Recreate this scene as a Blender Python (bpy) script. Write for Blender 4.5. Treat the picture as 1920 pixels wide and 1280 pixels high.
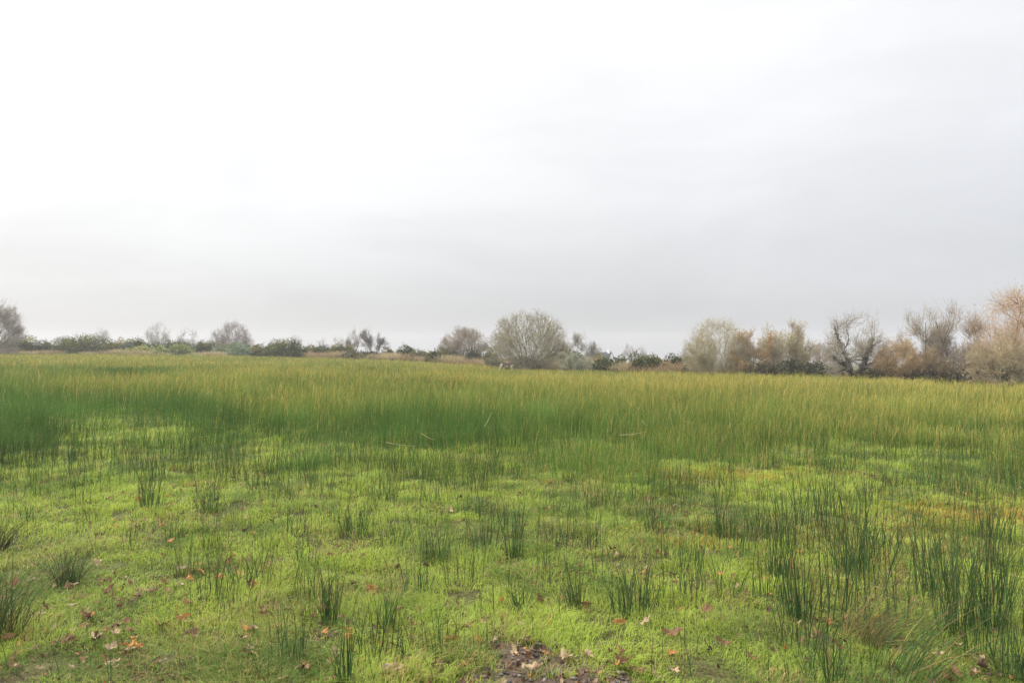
import bpy, math, random
import numpy as np

for o in list(bpy.data.objects):
    bpy.data.objects.remove(o, do_unlink=True)
scene = bpy.context.scene
COL = scene.collection
R = math.radians

# ------------------------------------------------------------------ camera
EYE = 1.6
cam_data = bpy.data.cameras.new("camera")
cam_data.lens = 24.0
cam_data.sensor_width = 36.0
cam_data.clip_start = 0.05
cam_data.clip_end = 5000.0
cam = bpy.data.objects.new("camera", cam_data)
COL.objects.link(cam)
cam.location = (0, 0, EYE)
cam.rotation_euler = (R(90.67), 0, 0)
scene.camera = cam

# ------------------------------------------------------------------ world, sun, exposure
SUN_AZ, SUN_EL = R(-62.0), R(41.0)          # azimuth from the view direction (+Y), negative is left
SUN_DIR = (math.sin(SUN_AZ) * math.cos(SUN_EL), math.cos(SUN_AZ) * math.cos(SUN_EL), math.sin(SUN_EL))
world = bpy.data.worlds.new("World")
scene.world = world
world.use_nodes = True
nt = world.node_tree
nt.nodes.clear()
N, L = nt.nodes, nt.links


def node(tree, kind, **kw):
    n = tree.nodes.new(kind)
    for k, v in kw.items():
        setattr(n, k, v)
    return n


def wmath(op, a, b=None, clamp=False):
    n = node(nt, "ShaderNodeMath", operation=op, use_clamp=clamp)
    for i, v in enumerate((a, b)):
        if v is None:
            continue
        if isinstance(v, (int, float)):
            n.inputs[i].default_value = v
        else:
            L.new(v, n.inputs[i])
    return n.outputs[0]


def wrange(v, a, b, c, d, interp="SMOOTHSTEP"):
    n = node(nt, "ShaderNodeMapRange", interpolation_type=interp)
    n.inputs["From Min"].default_value = a
    n.inputs["From Max"].default_value = b
    n.inputs["To Min"].default_value = c
    n.inputs["To Max"].default_value = d
    L.new(v, n.inputs["Value"])
    return n.outputs["Result"]


sky = node(nt, "ShaderNodeTexSky", sky_type="NISHITA", sun_disc=False)
sky.sun_elevation = SUN_EL
sky.sun_rotation = SUN_AZ
sky.altitude = 30
sky.air_density = 1.0
sky.dust_density = 2.0
tc = node(nt, "ShaderNodeTexCoord")
dirv = tc.outputs["Generated"]
sep = node(nt, "ShaderNodeSeparateXYZ")
L.new(dirv, sep.inputs[0])
dot = node(nt, "ShaderNodeVectorMath", operation="DOT_PRODUCT")
L.new(dirv, dot.inputs[0])
dot.inputs[1].default_value = SUN_DIR
# an overcast cloud layer: darker towards the horizon, brighter overhead and round the hidden sun
grad = wmath("ADD", wmath("ADD", wrange(sep.outputs["Z"], 0.0, 0.21, 0.515, 0.80, "LINEAR"), wrange(sep.outputs["Z"], 0.21, 0.45, 0.0, 0.16, "LINEAR")), wrange(sep.outputs["Z"], 0.42, 1.0, 0.0, 2.2, "SMOOTHSTEP"))
glow = wmath("MULTIPLY", wmath("POWER", wrange(dot.outputs["Value"], 0.0, 1.0, 0.0, 1.0, "LINEAR"), 3.0), 0.36)
stretch = node(nt, "ShaderNodeMapping")
stretch.inputs["Scale"].default_value = (1.0, 1.0, 3.2)
L.new(dirv, stretch.inputs["Vector"])
nz = node(nt, "ShaderNodeTexNoise", noise_dimensions="3D")
nz.inputs["Scale"].default_value = 2.1
nz.inputs["Detail"].default_value = 5.0
nz.inputs["Roughness"].default_value = 0.55
nz.inputs["Distortion"].default_value = 0.3
L.new(stretch.outputs[0], nz.inputs["Vector"])
clouds = wrange(nz.outputs[0], 0.32, 0.68, 0.955, 1.06)
lum = wmath("MULTIPLY", wmath("ADD", grad, glow), clouds)
tintf = wrange(dot.outputs["Value"], -0.2, 0.85, 0.0, 1.0, "LINEAR")
tint = node(nt, "ShaderNodeMix", data_type="RGBA")
L.new(tintf, tint.inputs["Factor"])
tint.inputs["A"].default_value = (0.965, 0.985, 1.035, 1)
tint.inputs["B"].default_value = (1.0, 0.995, 0.985, 1)
sc = node(nt, "ShaderNodeVectorMath", operation="SCALE")
L.new(tint.outputs["Result"], sc.inputs[0])
L.new(wmath("MULTIPLY", lum, 10.0), sc.inputs["Scale"])
mixs = node(nt, "ShaderNodeMix", data_type="RGBA")
mixs.inputs["Factor"].default_value = 0.93
L.new(sky.outputs[0], mixs.inputs["A"])
L.new(sc.outputs[0], mixs.inputs["B"])
bg = node(nt, "ShaderNodeBackground")
bg.inputs["Strength"].default_value = 0.10
L.new(mixs.outputs["Result"], bg.inputs["Color"])
wout = node(nt, "ShaderNodeOutputWorld")
L.new(bg.outputs[0], wout.inputs["Surface"])

sun_data = bpy.data.lights.new("sun", "SUN")
sun_data.energy = 5.0
sun_data.angle = R(3.5)
sun_data.color = (1.0, 0.95, 0.86)
sun = bpy.data.objects.new("sun", sun_data)
COL.objects.link(sun)
from mathutils import Vector
sun.rotation_euler = Vector(SUN_DIR).to_track_quat("Z", "Y").to_euler()

vs = scene.view_settings
vs.view_transform = "Standard"
vs.look = "None"
vs.exposure = 0.14
vs.gamma = 1.0
vs.use_curve_mapping = False
cy = scene.cycles
cy.max_bounces = 6
cy.diffuse_bounces = 3
cy.glossy_bounces = 2
cy.transmission_bounces = 4
cy.volume_bounces = 0
cy.transparent_max_bounces = 4
cy.caustics_reflective = False
cy.caustics_refractive = False
cy.use_denoising = True
cy.denoiser = "OPENIMAGEDENOISE"
cy.denoising_input_passes = "RGB_ALBEDO_NORMAL"
cy.denoising_prefilter = "ACCURATE"

# ------------------------------------------------------------------ helpers
rng = np.random.default_rng(7)


def tag(o, label=None, cat=None, group=None, kind=None):
    if label: o["label"] = label
    if cat: o["category"] = cat
    if group: o["group"] = group
    if kind: o["kind"] = kind
    return o


def hash2(i, j, seed):
    h = (i.astype(np.int64) * 374761393 + j.astype(np.int64) * 668265263 + seed * 974711) & 0x7FFFFFFF
    h = ((h ^ (h >> 13)) * 1274126177) & 0x7FFFFFFF
    return ((h ^ (h >> 16)) & 0xFFFF) / 65535.0


def vnoise(x, y, scale, seed=0, octaves=3):
    x = np.asarray(x, float) / scale
    y = np.asarray(y, float) / scale
    out = 0; amp = 1.0; tot = 0
    for o in range(octaves):
        i, j = np.floor(x), np.floor(y)
        fx, fy = x - i, y - j
        fx = fx * fx * (3 - 2 * fx); fy = fy * fy * (3 - 2 * fy)
        a = hash2(i, j, seed + o); b = hash2(i + 1, j, seed + o)
        c = hash2(i, j + 1, seed + o); d = hash2(i + 1, j + 1, seed + o)
        out = out + amp * ((a * (1 - fx) + b * fx) * (1 - fy) + (c * (1 - fx) + d * fx) * fy)
        tot += amp; amp *= 0.5
        x = x * 2.03 + 17.3; y = y * 2.03 + 5.1
    return out / tot


def sstep(v, a, b):
    t = np.clip((v - a) / (b - a), 0, 1)
    return t * t * (3 - 2 * t)


# terrain: a field that rises gently to the far left and dips to the right; it falls away beyond the hedge line
ED_T = np.array([-1.6, -0.75, -0.594, -0.4375, -0.328, -0.203, -0.07, 0.02, 0.148, 0.266, 0.383, 0.5, 0.656, 0.75, 1.6])
ED_D = np.array([80, 80, 80, 78, 75, 70, 62, 56, 50, 47, 43, 38, 35, 34, 34.0])
ED_Z = np.array([.85, .79, .72, .55, .40, .26, -.08, -.30, -.34, -.30, -.31, -.33, -.48, -.55, -.6])


def edge_depth(t):
    return np.interp(t, ED_T, ED_D)


def ground_z(x, y):
    x = np.asarray(x, float); y = np.asarray(y, float)
    yy = np.maximum(y, 1.0)
    t = np.clip(x / yy, -1.5, 1.5)
    d = edge_depth(t)
    ze = np.interp(t, ED_T, ED_Z)
    z = ze * sstep(yy, 6, d)
    z = z - 0.02 * np.clip(yy - d - 8, 0, 500)
    micro = (vnoise(x, y, 0.55, 3, 3) - 0.5) * 0.075 + (vnoise(x, y, 3.5, 9, 2) - 0.5) * 0.12
    z = z + micro * (1 - 0.4 * sstep(yy, 12, 40))
    z = z + .16 * np.exp(-(((x + .4) / 2.0) ** 2 + ((y - 53.4) / 2.0) ** 2))
    dip = np.exp(-(((x - 0.17) / 0.42) ** 2 + ((y - 3.05) / 0.6) ** 2))
    return z - 0.05 * dip


F = 1280.0
HOR = 655.0


def at(px, d):
    return (px - 960.0) / F * d


def foot(px, py):
    """where the sight line through a point of the photograph meets the ground"""
    d = 1.6 * F / max(py - HOR, 3)
    for _ in range(12):
        z = float(ground_z(at(px, d), d))
        d = 0.5 * d + 0.5 * (EYE - z) * F / max(py - HOR, 3)
    return at(px, d), d


def build(name, V, quads=None, tris=None, mat=None, cols=None, parent=None, smooth=False, link=True):
    V = np.ascontiguousarray(V, dtype=np.float32).reshape(-1, 3)
    me = bpy.data.meshes.new(name)
    idx, starts, tots = [], [], []
    n = 0
    if quads is not None and len(quads):
        q = np.asarray(quads, np.int32).reshape(-1, 4)
        idx.append(q.ravel()); starts.append(np.arange(len(q)) * 4); tots.append(np.full(len(q), 4)); n = len(q) * 4
    if tris is not None and len(tris):
        t = np.asarray(tris, np.int32).reshape(-1, 3)
        idx.append(t.ravel()); starts.append(n + np.arange(len(t)) * 3); tots.append(np.full(len(t), 3))
    idx = np.concatenate(idx).astype(np.int32); starts = np.concatenate(starts).astype(np.int32)
    me.vertices.add(len(V)); me.loops.add(len(idx)); me.polygons.add(len(starts))
    me.vertices.foreach_set("co", V.ravel())
    me.loops.foreach_set("vertex_index", idx)
    me.polygons.foreach_set("loop_start", starts)
    if smooth:
        me.polygons.foreach_set("use_smooth", np.ones(len(starts), dtype=bool))
    if cols is not None:
        a = me.color_attributes.new("tint", "FLOAT_COLOR", "POINT")
        c = np.ones((len(V), 4), np.float32); c[:, :3] = np.asarray(cols, np.float32).reshape(-1, 3)
        a.data.foreach_set("color", c.ravel())
    me.update(calc_edges=True)
    if mat: me.materials.append(mat)
    o = bpy.data.objects.new(name, me)
    if link: COL.objects.link(o)
    if parent: o.parent = parent
    return o


def unit(v):
    return v / np.maximum(np.linalg.norm(v, axis=-1, keepdims=True), 1e-9)


def ribbons(P, S):
    """P (n,k,3) centre lines, S (n,k,3) half widths -> verts, quads"""
    n, k = P.shape[:2]
    V = np.stack([P - S, P + S], axis=2).reshape(-1, 3)
    b = (np.arange(n)[:, None] * k + np.arange(k - 1)[None]) * 2
    Q = np.stack([b, b + 1, b + 3, b + 2], -1).reshape(-1, 4)
    return V, Q


def tubes(P, Rr, s=3):
    """P (n,k,3), Rr (n,k) -> verts, quads of s-sided open tubes"""
    n, k = P.shape[:2]
    T = unit(np.gradient(P, axis=1))
    ref = np.where(np.abs(T[:, :1, 2:3]) > 0.9, np.array([1.0, 0, 0]), np.array([0, 0, 1.0]))
    A = unit(np.cross(T, np.broadcast_to(ref, T.shape)))
    B = np.cross(T, A)
    ang = np.arange(s) / s * 2 * np.pi
    V = P[:, :, None] + Rr[:, :, None, None] * (np.cos(ang)[None, None, :, None] * A[:, :, None] + np.sin(ang)[None, None, :, None] * B[:, :, None])
    base = (np.arange(n)[:, None, None] * k + np.arange(k - 1)[None, :, None]) * s
    i = np.arange(s)[None, None]; j = (i + 1) % s
    Q = np.stack([base + i, base + j, base + s + j, base + s + i], -1).reshape(-1, 4)
    return V.reshape(-1, 3), Q


class Bag:
    def __init__(self):
        self.V, self.Q, self.T, self.C, self.n = [], [], [], [], 0

    def add(self, V, Q=None, C=None, T=None):
        V = V.reshape(-1, 3)
        if Q is not None and len(Q): self.Q.append(Q + self.n)
        if T is not None and len(T): self.T.append(T + self.n)
        self.V.append(V)
        if C is not None: self.C.append(np.broadcast_to(C, V.shape) if np.ndim(C) == 1 else C.reshape(-1, 3))
        self.n += len(V)

    def make(self, name, mat, parent=None, smooth=False, link=True):
        return build(name, np.concatenate(self.V), np.concatenate(self.Q) if self.Q else None,
                     np.concatenate(self.T) if self.T else None, mat, np.concatenate(self.C) if self.C else None, parent, smooth, link)


# ------------------------------------------------------------------ materials
def leafy_mat(name, rough=0.55, trans=0.3, spec=0.25, attr=True, color=(.1, .1, .1), var=0.0):
    m = bpy.data.materials.new(name); m.use_nodes = True
    t = m.node_tree; t.nodes.clear()
    out = t.nodes.new("ShaderNodeOutputMaterial")
    p = t.nodes.new("ShaderNodeBsdfPrincipled")
    p.inputs["Roughness"].default_value = rough
    p.inputs["Specular IOR Level"].default_value = spec
    if attr:
        a = t.nodes.new("ShaderNodeAttribute"); a.attribute_name = "tint"
        src = a.outputs["Color"]
    else:
        r = t.nodes.new("ShaderNodeRGB"); r.outputs[0].default_value = (*color, 1); src = r.outputs[0]
    if var:
        nz = t.nodes.new("ShaderNodeTexNoise"); nz.inputs["Scale"].default_value = var; nz.inputs["Detail"].default_value = 3
        g = t.nodes.new("ShaderNodeTexCoord"); t.links.new(g.outputs["Object"], nz.inputs["Vector"])
        mr = t.nodes.new("ShaderNodeMapRange"); mr.inputs["From Min"].default_value = .3; mr.inputs["From Max"].default_value = .7
        mr.inputs["To Min"].default_value = .65; mr.inputs["To Max"].default_value = 1.35
        t.links.new(nz.outputs[0], mr.inputs["Value"])
        mu = t.nodes.new("ShaderNodeVectorMath"); mu.operation = "SCALE"
        t.links.new(src, mu.inputs[0]); t.links.new(mr.outputs[0], mu.inputs["Scale"]); src = mu.outputs[0]
    t.links.new(src, p.inputs["Base Color"])
    last = p.outputs[0]
    if trans > 0:
        tr = t.nodes.new("ShaderNodeBsdfTranslucent"); t.links.new(src, tr.inputs["Color"])
        mx = t.nodes.new("ShaderNodeMixShader"); mx.inputs[0].default_value = trans
        t.links.new(last, mx.inputs[1]); t.links.new(tr.outputs[0], mx.inputs[2]); last = mx.outputs[0]
    t.links.new(last, out.inputs["Surface"])
    return m


M_GRASS = leafy_mat("grass blades", 0.6, 0.42, 0.10)
M_RUSH = leafy_mat("rush stems", 0.6, 0.32, 0.10)
M_BUSH = leafy_mat("shrub foliage", 0.6, 0.25, 0.2)
M_BARK = leafy_mat("bark", 0.9, 0.0, 0.1, var=3.0)
M_TWIG = leafy_mat("twigs", 0.85, 0.0, 0.1)
M_DRY = leafy_mat("dry leaves", 0.65, 0.25, 0.2, var=30.0)
M_STONE = leafy_mat("stones", 0.75, 0.0, 0.3, var=20.0)


def ground_mat():
    m = bpy.data.materials.new("field soil and moss"); m.use_nodes = True
    t = m.node_tree
    p = t.nodes["Principled BSDF"]; p.inputs["Roughness"].default_value = 0.95; p.inputs["Specular IOR Level"].default_value = 0.1
    g = t.nodes.new("ShaderNodeTexCoord")
    a = t.nodes.new("ShaderNodeTexNoise"); a.inputs["Scale"].default_value = 2.2; a.inputs["Detail"].default_value = 6; a.inputs["Roughness"].default_value = .65
    b = t.nodes.new("ShaderNodeTexNoise"); b.inputs["Scale"].default_value = 30; b.inputs["Detail"].default_value = 4
    t.links.new(g.outputs["Object"], a.inputs["Vector"]); t.links.new(g.outputs["Object"], b.inputs["Vector"])
    r1 = t.nodes.new("ShaderNodeValToRGB")
    r1.color_ramp.elements[0].position = .36; r1.color_ramp.elements[0].color = (.045, .035, .022, 1)
    r1.color_ramp.elements[1].position = .55; r1.color_ramp.elements[1].color = (.075, .085, .024, 1)
    t.links.new(a.outputs[0], r1.inputs[0])
    mr = t.nodes.new("ShaderNodeMapRange"); mr.inputs["To Min"].default_value = .6; mr.inputs["To Max"].default_value = 1.4
    t.links.new(b.outputs[0], mr.inputs["Value"])
    s = t.nodes.new("ShaderNodeVectorMath"); s.operation = "SCALE"
    t.links.new(r1.outputs[0], s.inputs[0]); t.links.new(mr.outputs[0], s.inputs["Scale"])
    t.links.new(s.outputs[0], p.inputs["Base Color"])
    bu = t.nodes.new("ShaderNodeBump"); bu.inputs["Strength"].default_value = .6; bu.inputs["Distance"].default_value = .02
    t.links.new(b.outputs[0], bu.inputs["Height"]); t.links.new(bu.outputs[0], p.inputs["Normal"])
    return m


# ------------------------------------------------------------------ ground sheet
u = np.linspace(-1, 1, 341)
gx = np.sinh(u * 6.2) / np.sinh(6.2) * 420.0
v = np.linspace(0, 1, 341)
gy = -8 + (np.sinh(v * 5.2) / np.sinh(5.2)) * 458.0
X, Y = np.meshgrid(gx, gy)
Z = ground_z(X, Y)
nx, ny = len(gx), len(gy)
ii = np.arange(ny - 1)[:, None] * nx + np.arange(nx - 1)[None]
Q = np.stack([ii, ii + 1, ii + nx + 1, ii + nx], -1).reshape(-1, 4)
tag(build("ground", np.stack([X, Y, Z], -1), Q, mat=ground_mat(), smooth=True), kind="structure")

# ------------------------------------------------------------------ trees
def curve_pts(p0, d0, length, k, wiggle, up, r):
    pts = [p0]; d = d0.copy()
    st = length / (k - 1)
    for _ in range(k - 1):
        d = d + r.normal(0, wiggle, 3) + np.array([0, 0, up])
        d /= np.linalg.norm(d)
        pts.append(pts[-1] + d * st)
    return np.array(pts)


def make_tree(name, px, base_py, top_py, width_px, d, label, group=None, cat="tree", seed=1, stems=3, spread=55, trunk=0.15,
              up=0.06, wig=0.13, twigs=3000, bark=(.10, .085, .065), twig=(.22, .19, .15), twig_r=0.006, leaves=0, leaf=(.35, .22, .06),
              leaf_size=0.07, ivy=0, ivy_levels=(0,), lean=0.0, levels=2, kids=(6, 5), r0=0.12, leaf_low=False, below=0.4, hollow=.25, rough=1.0, fill=None):
    r = np.random.default_rng(seed)
    x = at(px, d)
    gz = float(ground_z(x, d))
    ztop = EYE - (top_py - HOR) * d / F
    H = ztop - gz
    W = width_px / F * d
    limbs = []   # (pts, r0, r1, level)
    k_ = H / 5.0
    p0 = np.array([0, 0, -below])
    th_ = trunk * H * .45
    if trunk > 0:
        tr = curve_pts(p0, np.array([lean, 0, 1.0]), th_ + below, 5, 0.05, 0.0, r)
        limbs.append((tr, r0 * 1.25 * k_, r0 * 1.05 * k_, 0)); p0 = tr[-1]
    else:
        p0 = np.array([0, 0, 0.0])
    ph = r.uniform(0, 6.28, 4)
    hc = H * hollow
    A_, B_ = W * .5, H - hc

    def ell(Q):
        """1 on the tree's uneven outline"""
        a = np.arctan2(Q[..., 1], Q[..., 0]); hz = np.clip(Q[..., 2] / H, 0, 1)
        lim = 1 + rough * (.08 * np.sin(2 * a + ph[0] + 3 * hz) + .07 * np.sin(5 * a + ph[1]) + .05 * np.sin(9 * hz + 3 * a + ph[2]))
        dz = np.where(Q[..., 2] > hc, (Q[..., 2] - hc) / B_, (Q[..., 2] - hc) / (hc * 1.6 + .01))
        return np.sqrt((Q[..., 0] / A_) ** 2 + (Q[..., 1] / A_) ** 2 + dz ** 2) / lim

    def reach(p, dv):
        """how far a straight limb from p along dv can grow before it meets the outline"""
        t = np.linspace(.02, 1.6, 60) * max(H, W)
        e = ell(p[None] + dv[None] * t[:, None])
        out = np.nonzero(e > 1)[0]
        return t[out[0]] if len(out) else t[-1]

    todo = []
    for s in range(stems):
        az = 2.39996 * s + r.uniform(-.3, .3) + seed
        th = R(spread) * math.sqrt((s + r.uniform(.2, .8)) / stems)
        dv = np.array([math.sin(th) * math.cos(az) + lean, math.sin(th) * math.sin(az), math.cos(th)])
        dv /= np.linalg.norm(dv)
        off = np.array([math.cos(az), math.sin(az), 0]) * r0 * (1.5 if trunk == 0 else .3)
        q = p0 + off
        todo.append((q, dv, reach(q, dv) * r.uniform(1 - .2 * rough, .99), r0 * k_ * r.uniform(.6, 1) / max(1, stems) ** .35, 0))
    while todo:
        p, dv, ln, rad, lv = todo.pop()
        pts = curve_pts(p, dv, ln, 7, wig * (.6 + .3 * lv), up, r)
        limbs.append((pts, rad, rad * .3, lv))
        if lv < levels:
            for c in range(kids[min(lv, len(kids) - 1)]):
                f = r.uniform(.22, .97); i = min(int(f * 6), 5)
                q = pts[i] + (pts[i + 1] - pts[i]) * (f * 6 - i)
                tdir = unit(pts[i + 1] - pts[i])
                side = unit(r.normal(0, 1, 3) + np.array([0, 0, .15])); side = unit(side - tdir * (side @ tdir))
                a = R(r.uniform(22, 55))
                nd = tdir * math.cos(a) + side * math.sin(a)
                l2 = min(ln * r.uniform(.35, .65) * (1.1 - .35 * f), reach(q, nd) * r.uniform(.75, .97))
                if l2 > .04 * H:
                    todo.append((q, nd, l2, rad * (1 - .65 * f) * .62, lv + 1))
    # side branches that reach into the gaps of a rounded crown, each from the limb nearest to its gap
    if fill is None: fill = int(stems * 16) if rough < 1 else 0
    if fill:
        src = np.concatenate([l[0][1:] for l in limbs]); sd = np.concatenate([unit(np.gradient(l[0], axis=0))[1:] for l in limbs])
        for _ in range(fill):
            u_, a = r.uniform(.02, 1), r.uniform(0, 6.283)
            q = math.sqrt(1 - u_ * u_)
            e_ = r.uniform(.55, 1.0) ** .5
            tgt = np.array([q * math.cos(a) * A_ * e_, q * math.sin(a) * A_ * e_, hc + u_ * B_ * e_])
            if r.uniform() < .35: tgt[2] = r.uniform(.1, 1) * max(hc, .2 * H); tgt[:2] *= r.uniform(.7, 1)
            tgt = tgt / max(1.0, float(ell(tgt[None])[0]))
            dd_ = np.linalg.norm(src - tgt, axis=1) + .35 * np.maximum(src[:, 2] - tgt[2], 0) * 3
            m_ = int(np.argmin(dd_)); p = src[m_]; v_ = tgt - p; ln = np.linalg.norm(v_)
            if ln < .03 * H: continue
            t_ = np.linspace(0, 1, 6)[:, None]
            pts = p + v_ * t_ + (sd[m_] * ln * .35) * (t_ * (1 - t_)) * 1.6 + np.cumsum(r.normal(0, .012 * H, (6, 3)), 0) * t_
            limbs.append((pts, max(.007 * H * .5, twig_r * 1.6), twig_r, 2))
    def fit(P): return P
    root = bpy.data.objects.new(name, None); COL.objects.link(root)
    root.location = (x, d, gz); tag(root, label, cat, group)
    bag = Bag(); ivb = []
    tipP, tipD, tipR = [], [], []
    for pts, ra, rb, lv in limbs:
        P = fit(pts)[None]
        rr = np.linspace(ra, rb, P.shape[1])[None]
        rr = np.maximum(rr, twig_r * .9)
        V, Qd = tubes(P, rr, 6 if lv == 0 else 4)
        c = np.array(bark) * r.uniform(.8, 1.2) if lv < 2 else (np.array(bark) * .4 + np.array(twig) * .6)
        bag.add(V, Qd, c)
        if lv >= 1 or stems > 30:
            tipP.append(P[0, 2:]); tipD.append(unit(np.gradient(P[0], axis=0))[2:])
        if ivy and lv in ivy_levels:
            for q, rq in zip(P[0], rr[0]): ivb.append((q, rq))
    bag.make("trunk", M_BARK, root, smooth=True)
    # twigs
    tp = np.concatenate(tipP); td = np.concatenate(tipD)
    cen = np.array([0, 0, H * .35])
    i = r.integers(0, len(tp), twigs)
    p = tp[i] + r.normal(0, .02 * H, (twigs, 3)); p[:, 2] = np.maximum(p[:, 2], .02 * H)
    dd = unit(td[i] * .7 + unit(p - cen) * .6 + r.normal(0, .55, (twigs, 3)) + np.array([0, 0, .18]))
    ln = H * r.uniform(.05, .17, twigs)
    d2 = unit(dd + r.normal(0, .25, (twigs, 3)) + np.array([0, 0, .12]))
    P1 = np.stack([p, p + dd * ln[:, None] * .5, p + (dd + d2) * ln[:, None] * .5], 1)
    k = 2
    j = np.repeat(np.arange(twigs), k); n2 = len(j)
    f = r.uniform(.2, .95, n2)[:, None]
    q = P1[j, 0] * (1 - f) + P1[j, 2] * f
    e = unit(dd[j] * .6 + r.normal(0, .6, (n2, 3)) + np.array([0, 0, .2]))
    l2 = (ln[j] * r.uniform(.3, .7, n2))[:, None]
    P2 = np.stack([q, q + e * l2 * .5 + r.normal(0, .01, (n2, 3)), q + e * l2], 1)
    PP = np.concatenate([P1, P2])
    inside = (ell(PP[:, 2]) < 1.08 + r.normal(0, .05, len(PP))) & (PP[:, 2, 2] > .02)
    PP = PP[inside]
    rad = np.concatenate([np.full(twigs, 1.0), np.full(n2, .75)])[inside][:, None] * twig_r * np.array([1.0, .85, .55])[None]
    V, Qd = tubes(PP, rad, 3)
    C = np.repeat(np.array(twig)[None] * r.uniform(.7, 1.3, (len(PP), 1)), 9, 0)
    cb = Bag(); cb.add(V, Qd, C)
    cb.make("crown", M_TWIG, root)
    if leaves:
        j = r.integers(0, n2, leaves)
        q = P2[j, 2] * .7 + P2[j, 0] * .3 + r.normal(0, .03, (leaves, 3))
        if leaf_low:
            keep = q[:, 2] < H * r.uniform(.25, .75, leaves); q = q[keep]
        else:
            msk = vnoise(q[:, 0] + q[:, 1], q[:, 2], H * .22, seed, 2) > .40; q = q[msk]
        lb = Bag(); leaf_cards(lb, q, leaf_size, leaf, r); lb.make("leaves", M_BUSH, root)
    if ivy:
        src = np.array([q for q, _ in ivb]); rs = np.array([w for _, w in ivb])
        j = r.integers(0, len(src) - 1, ivy); f = r.uniform(0, 1, ivy)[:, None]
        same = np.linalg.norm(src[j + 1] - src[j], axis=1) < H * .4
        q = src[j] * (1 - f) + src[j + 1] * f
        hk = (q[:, 2] < H * .72) & same
        q = q[hk] + unit(r.normal(0, 1, (hk.sum(), 3))) * (rs[j][hk][:, None] + r.uniform(0, .12, (hk.sum(), 1)))
        lb = Bag(); leaf_cards(lb, q, .09, (.035, .055, .018), r); lb.make("ivy", M_BUSH, root)
    return root


def leaf_cards(bag, q, size, col, r, tone=.45):
    n = len(q)
    a = unit(r.normal(0, 1, (n, 3))); b = unit(np.cross(a, r.normal(0, 1, (n, 3))))
    s = size * r.uniform(.6, 1.35, n)[:, None]
    c = np.cross(a, b)
    V = np.stack([q - a * s * .5, q + b * s * .32 + c * s * .1, q + a * s * .5, q - b * s * .32 + c * s * .1], 1)
    Qd = np.arange(n * 4).reshape(-1, 4)
    C = np.repeat(np.array(col)[None] * (1 + r.uniform(-tone, tone, (n, 1))) * (1 + r.normal(0, .08, (n, 3))), 4, 0)
    bag.add(V.reshape(-1, 3), Qd, np.clip(C, .002, 1))


# the bare trees of the far hedge line, from the field's far corner round to the willows
GREY, LICH, TAN = (.30, .265, .22), (.25, .235, .16), (.43, .31, .17)
ORG, DARK, YEL = (.40, .23, .11), (.09, .075, .06), (.40, .345, .22)
far = "bare trees beyond the hedge"
make_tree("bare_tree", -18, 655, 556, 106, 72, "bare grey tree at the left end of the gorse hedge with branches fanning upward", seed=11, stems=9, spread=62, trunk=.1, up=.04, rough=.6, twigs=4200, twig=GREY, twig_r=.010, r0=.13)
make_tree("bare_tree", 190, 645, 611, 40, 135, "small pale round bare tree behind the dark gorse, alone between two taller gorse humps", far, rough=.6, seed=12, stems=6, spread=60, trunk=.15, twigs=900, twig_r=.013, twig=GREY)
make_tree("bare_tree", 295, 645, 601, 48, 130, "tall fan shaped pale tree with several bare stems behind the hedge gap", far, rough=.6, seed=13, stems=7, spread=38, trunk=.0, up=.06, twigs=900, twig_r=.012, twig=GREY, r0=.08)
make_tree("bare_tree", 351, 645, 613, 42, 130, "short flat-topped bare tree right of the tall fan shaped tree", far, rough=.6, seed=14, stems=6, spread=50, trunk=.1, twigs=900, twig_r=.013, twig=GREY, r0=.08)
make_tree("bare_tree", 438, 645, 601, 66, 110, "broad domed bare tree with purplish twigs above the sage green mound", far, seed=15, stems=12, spread=70, trunk=.2, rough=.5, hollow=.35, up=.05, twigs=2600, twig_r=.012, twig=(.30, .25, .225), r0=.07)
make_tree("bare_tree", 408, 645, 616, 34, 112, "smaller bare tree tucked against the left side of the broad domed tree", far, rough=.6, seed=16, stems=5, spread=50, trunk=.2, twigs=900, twig_r=.012, twig=GREY, r0=.07)
make_tree("bare_tree", 556, 650, 625, 30, 160, "faint misty bare tree just right of the large dark gorse bush", far, rough=.6, seed=17, stems=4, spread=45, twigs=380, twig_r=.012, twig=GREY, r0=.06)
make_tree("bare_tree", 603, 650, 630, 34, 165, "faint low bare tree in mist, second of the misty row", far, rough=.6, seed=18, stems=5, spread=60, twigs=380, twig_r=.012, twig=GREY, r0=.06)
make_tree("bare_tree", 634, 650, 626, 30, 160, "faint upright bare tree in mist, nearest to the ivy covered tree", far, rough=.6, seed=19, stems=5, spread=45, twigs=420, twig_r=.012, twig=GREY, r0=.06)
make_tree("bare_tree", 662, 655, 615, 34, 100, "slim bare tree whose trunk is wrapped in ivy, left of the twisted dark tree", seed=20, stems=4, spread=38, trunk=.3, twigs=900, twig_r=.010, twig=GREY, ivy=700, r0=.1)
make_tree("bare_tree", 700, 658, 611, 62, 88, "dark twisted bare tree with open crooked limbs on the bracken bank", seed=21, stems=3, spread=55, trunk=.2, wig=.28, twigs=1100, twig_r=.010, twig=(.14, .12, .10), bark=DARK, r0=.17)
make_tree("bare_tree", 869, 680, 614, 100, 70, "medium bare tree with spreading pinkish twigs, left of the big rounded tree", seed=22, stems=14, spread=74, trunk=.12, rough=.5, hollow=.35, twigs=4000, twig_r=.0105, twig=(.36, .31, .25), bark=(.17, .155, .11), r0=.10)
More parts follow.
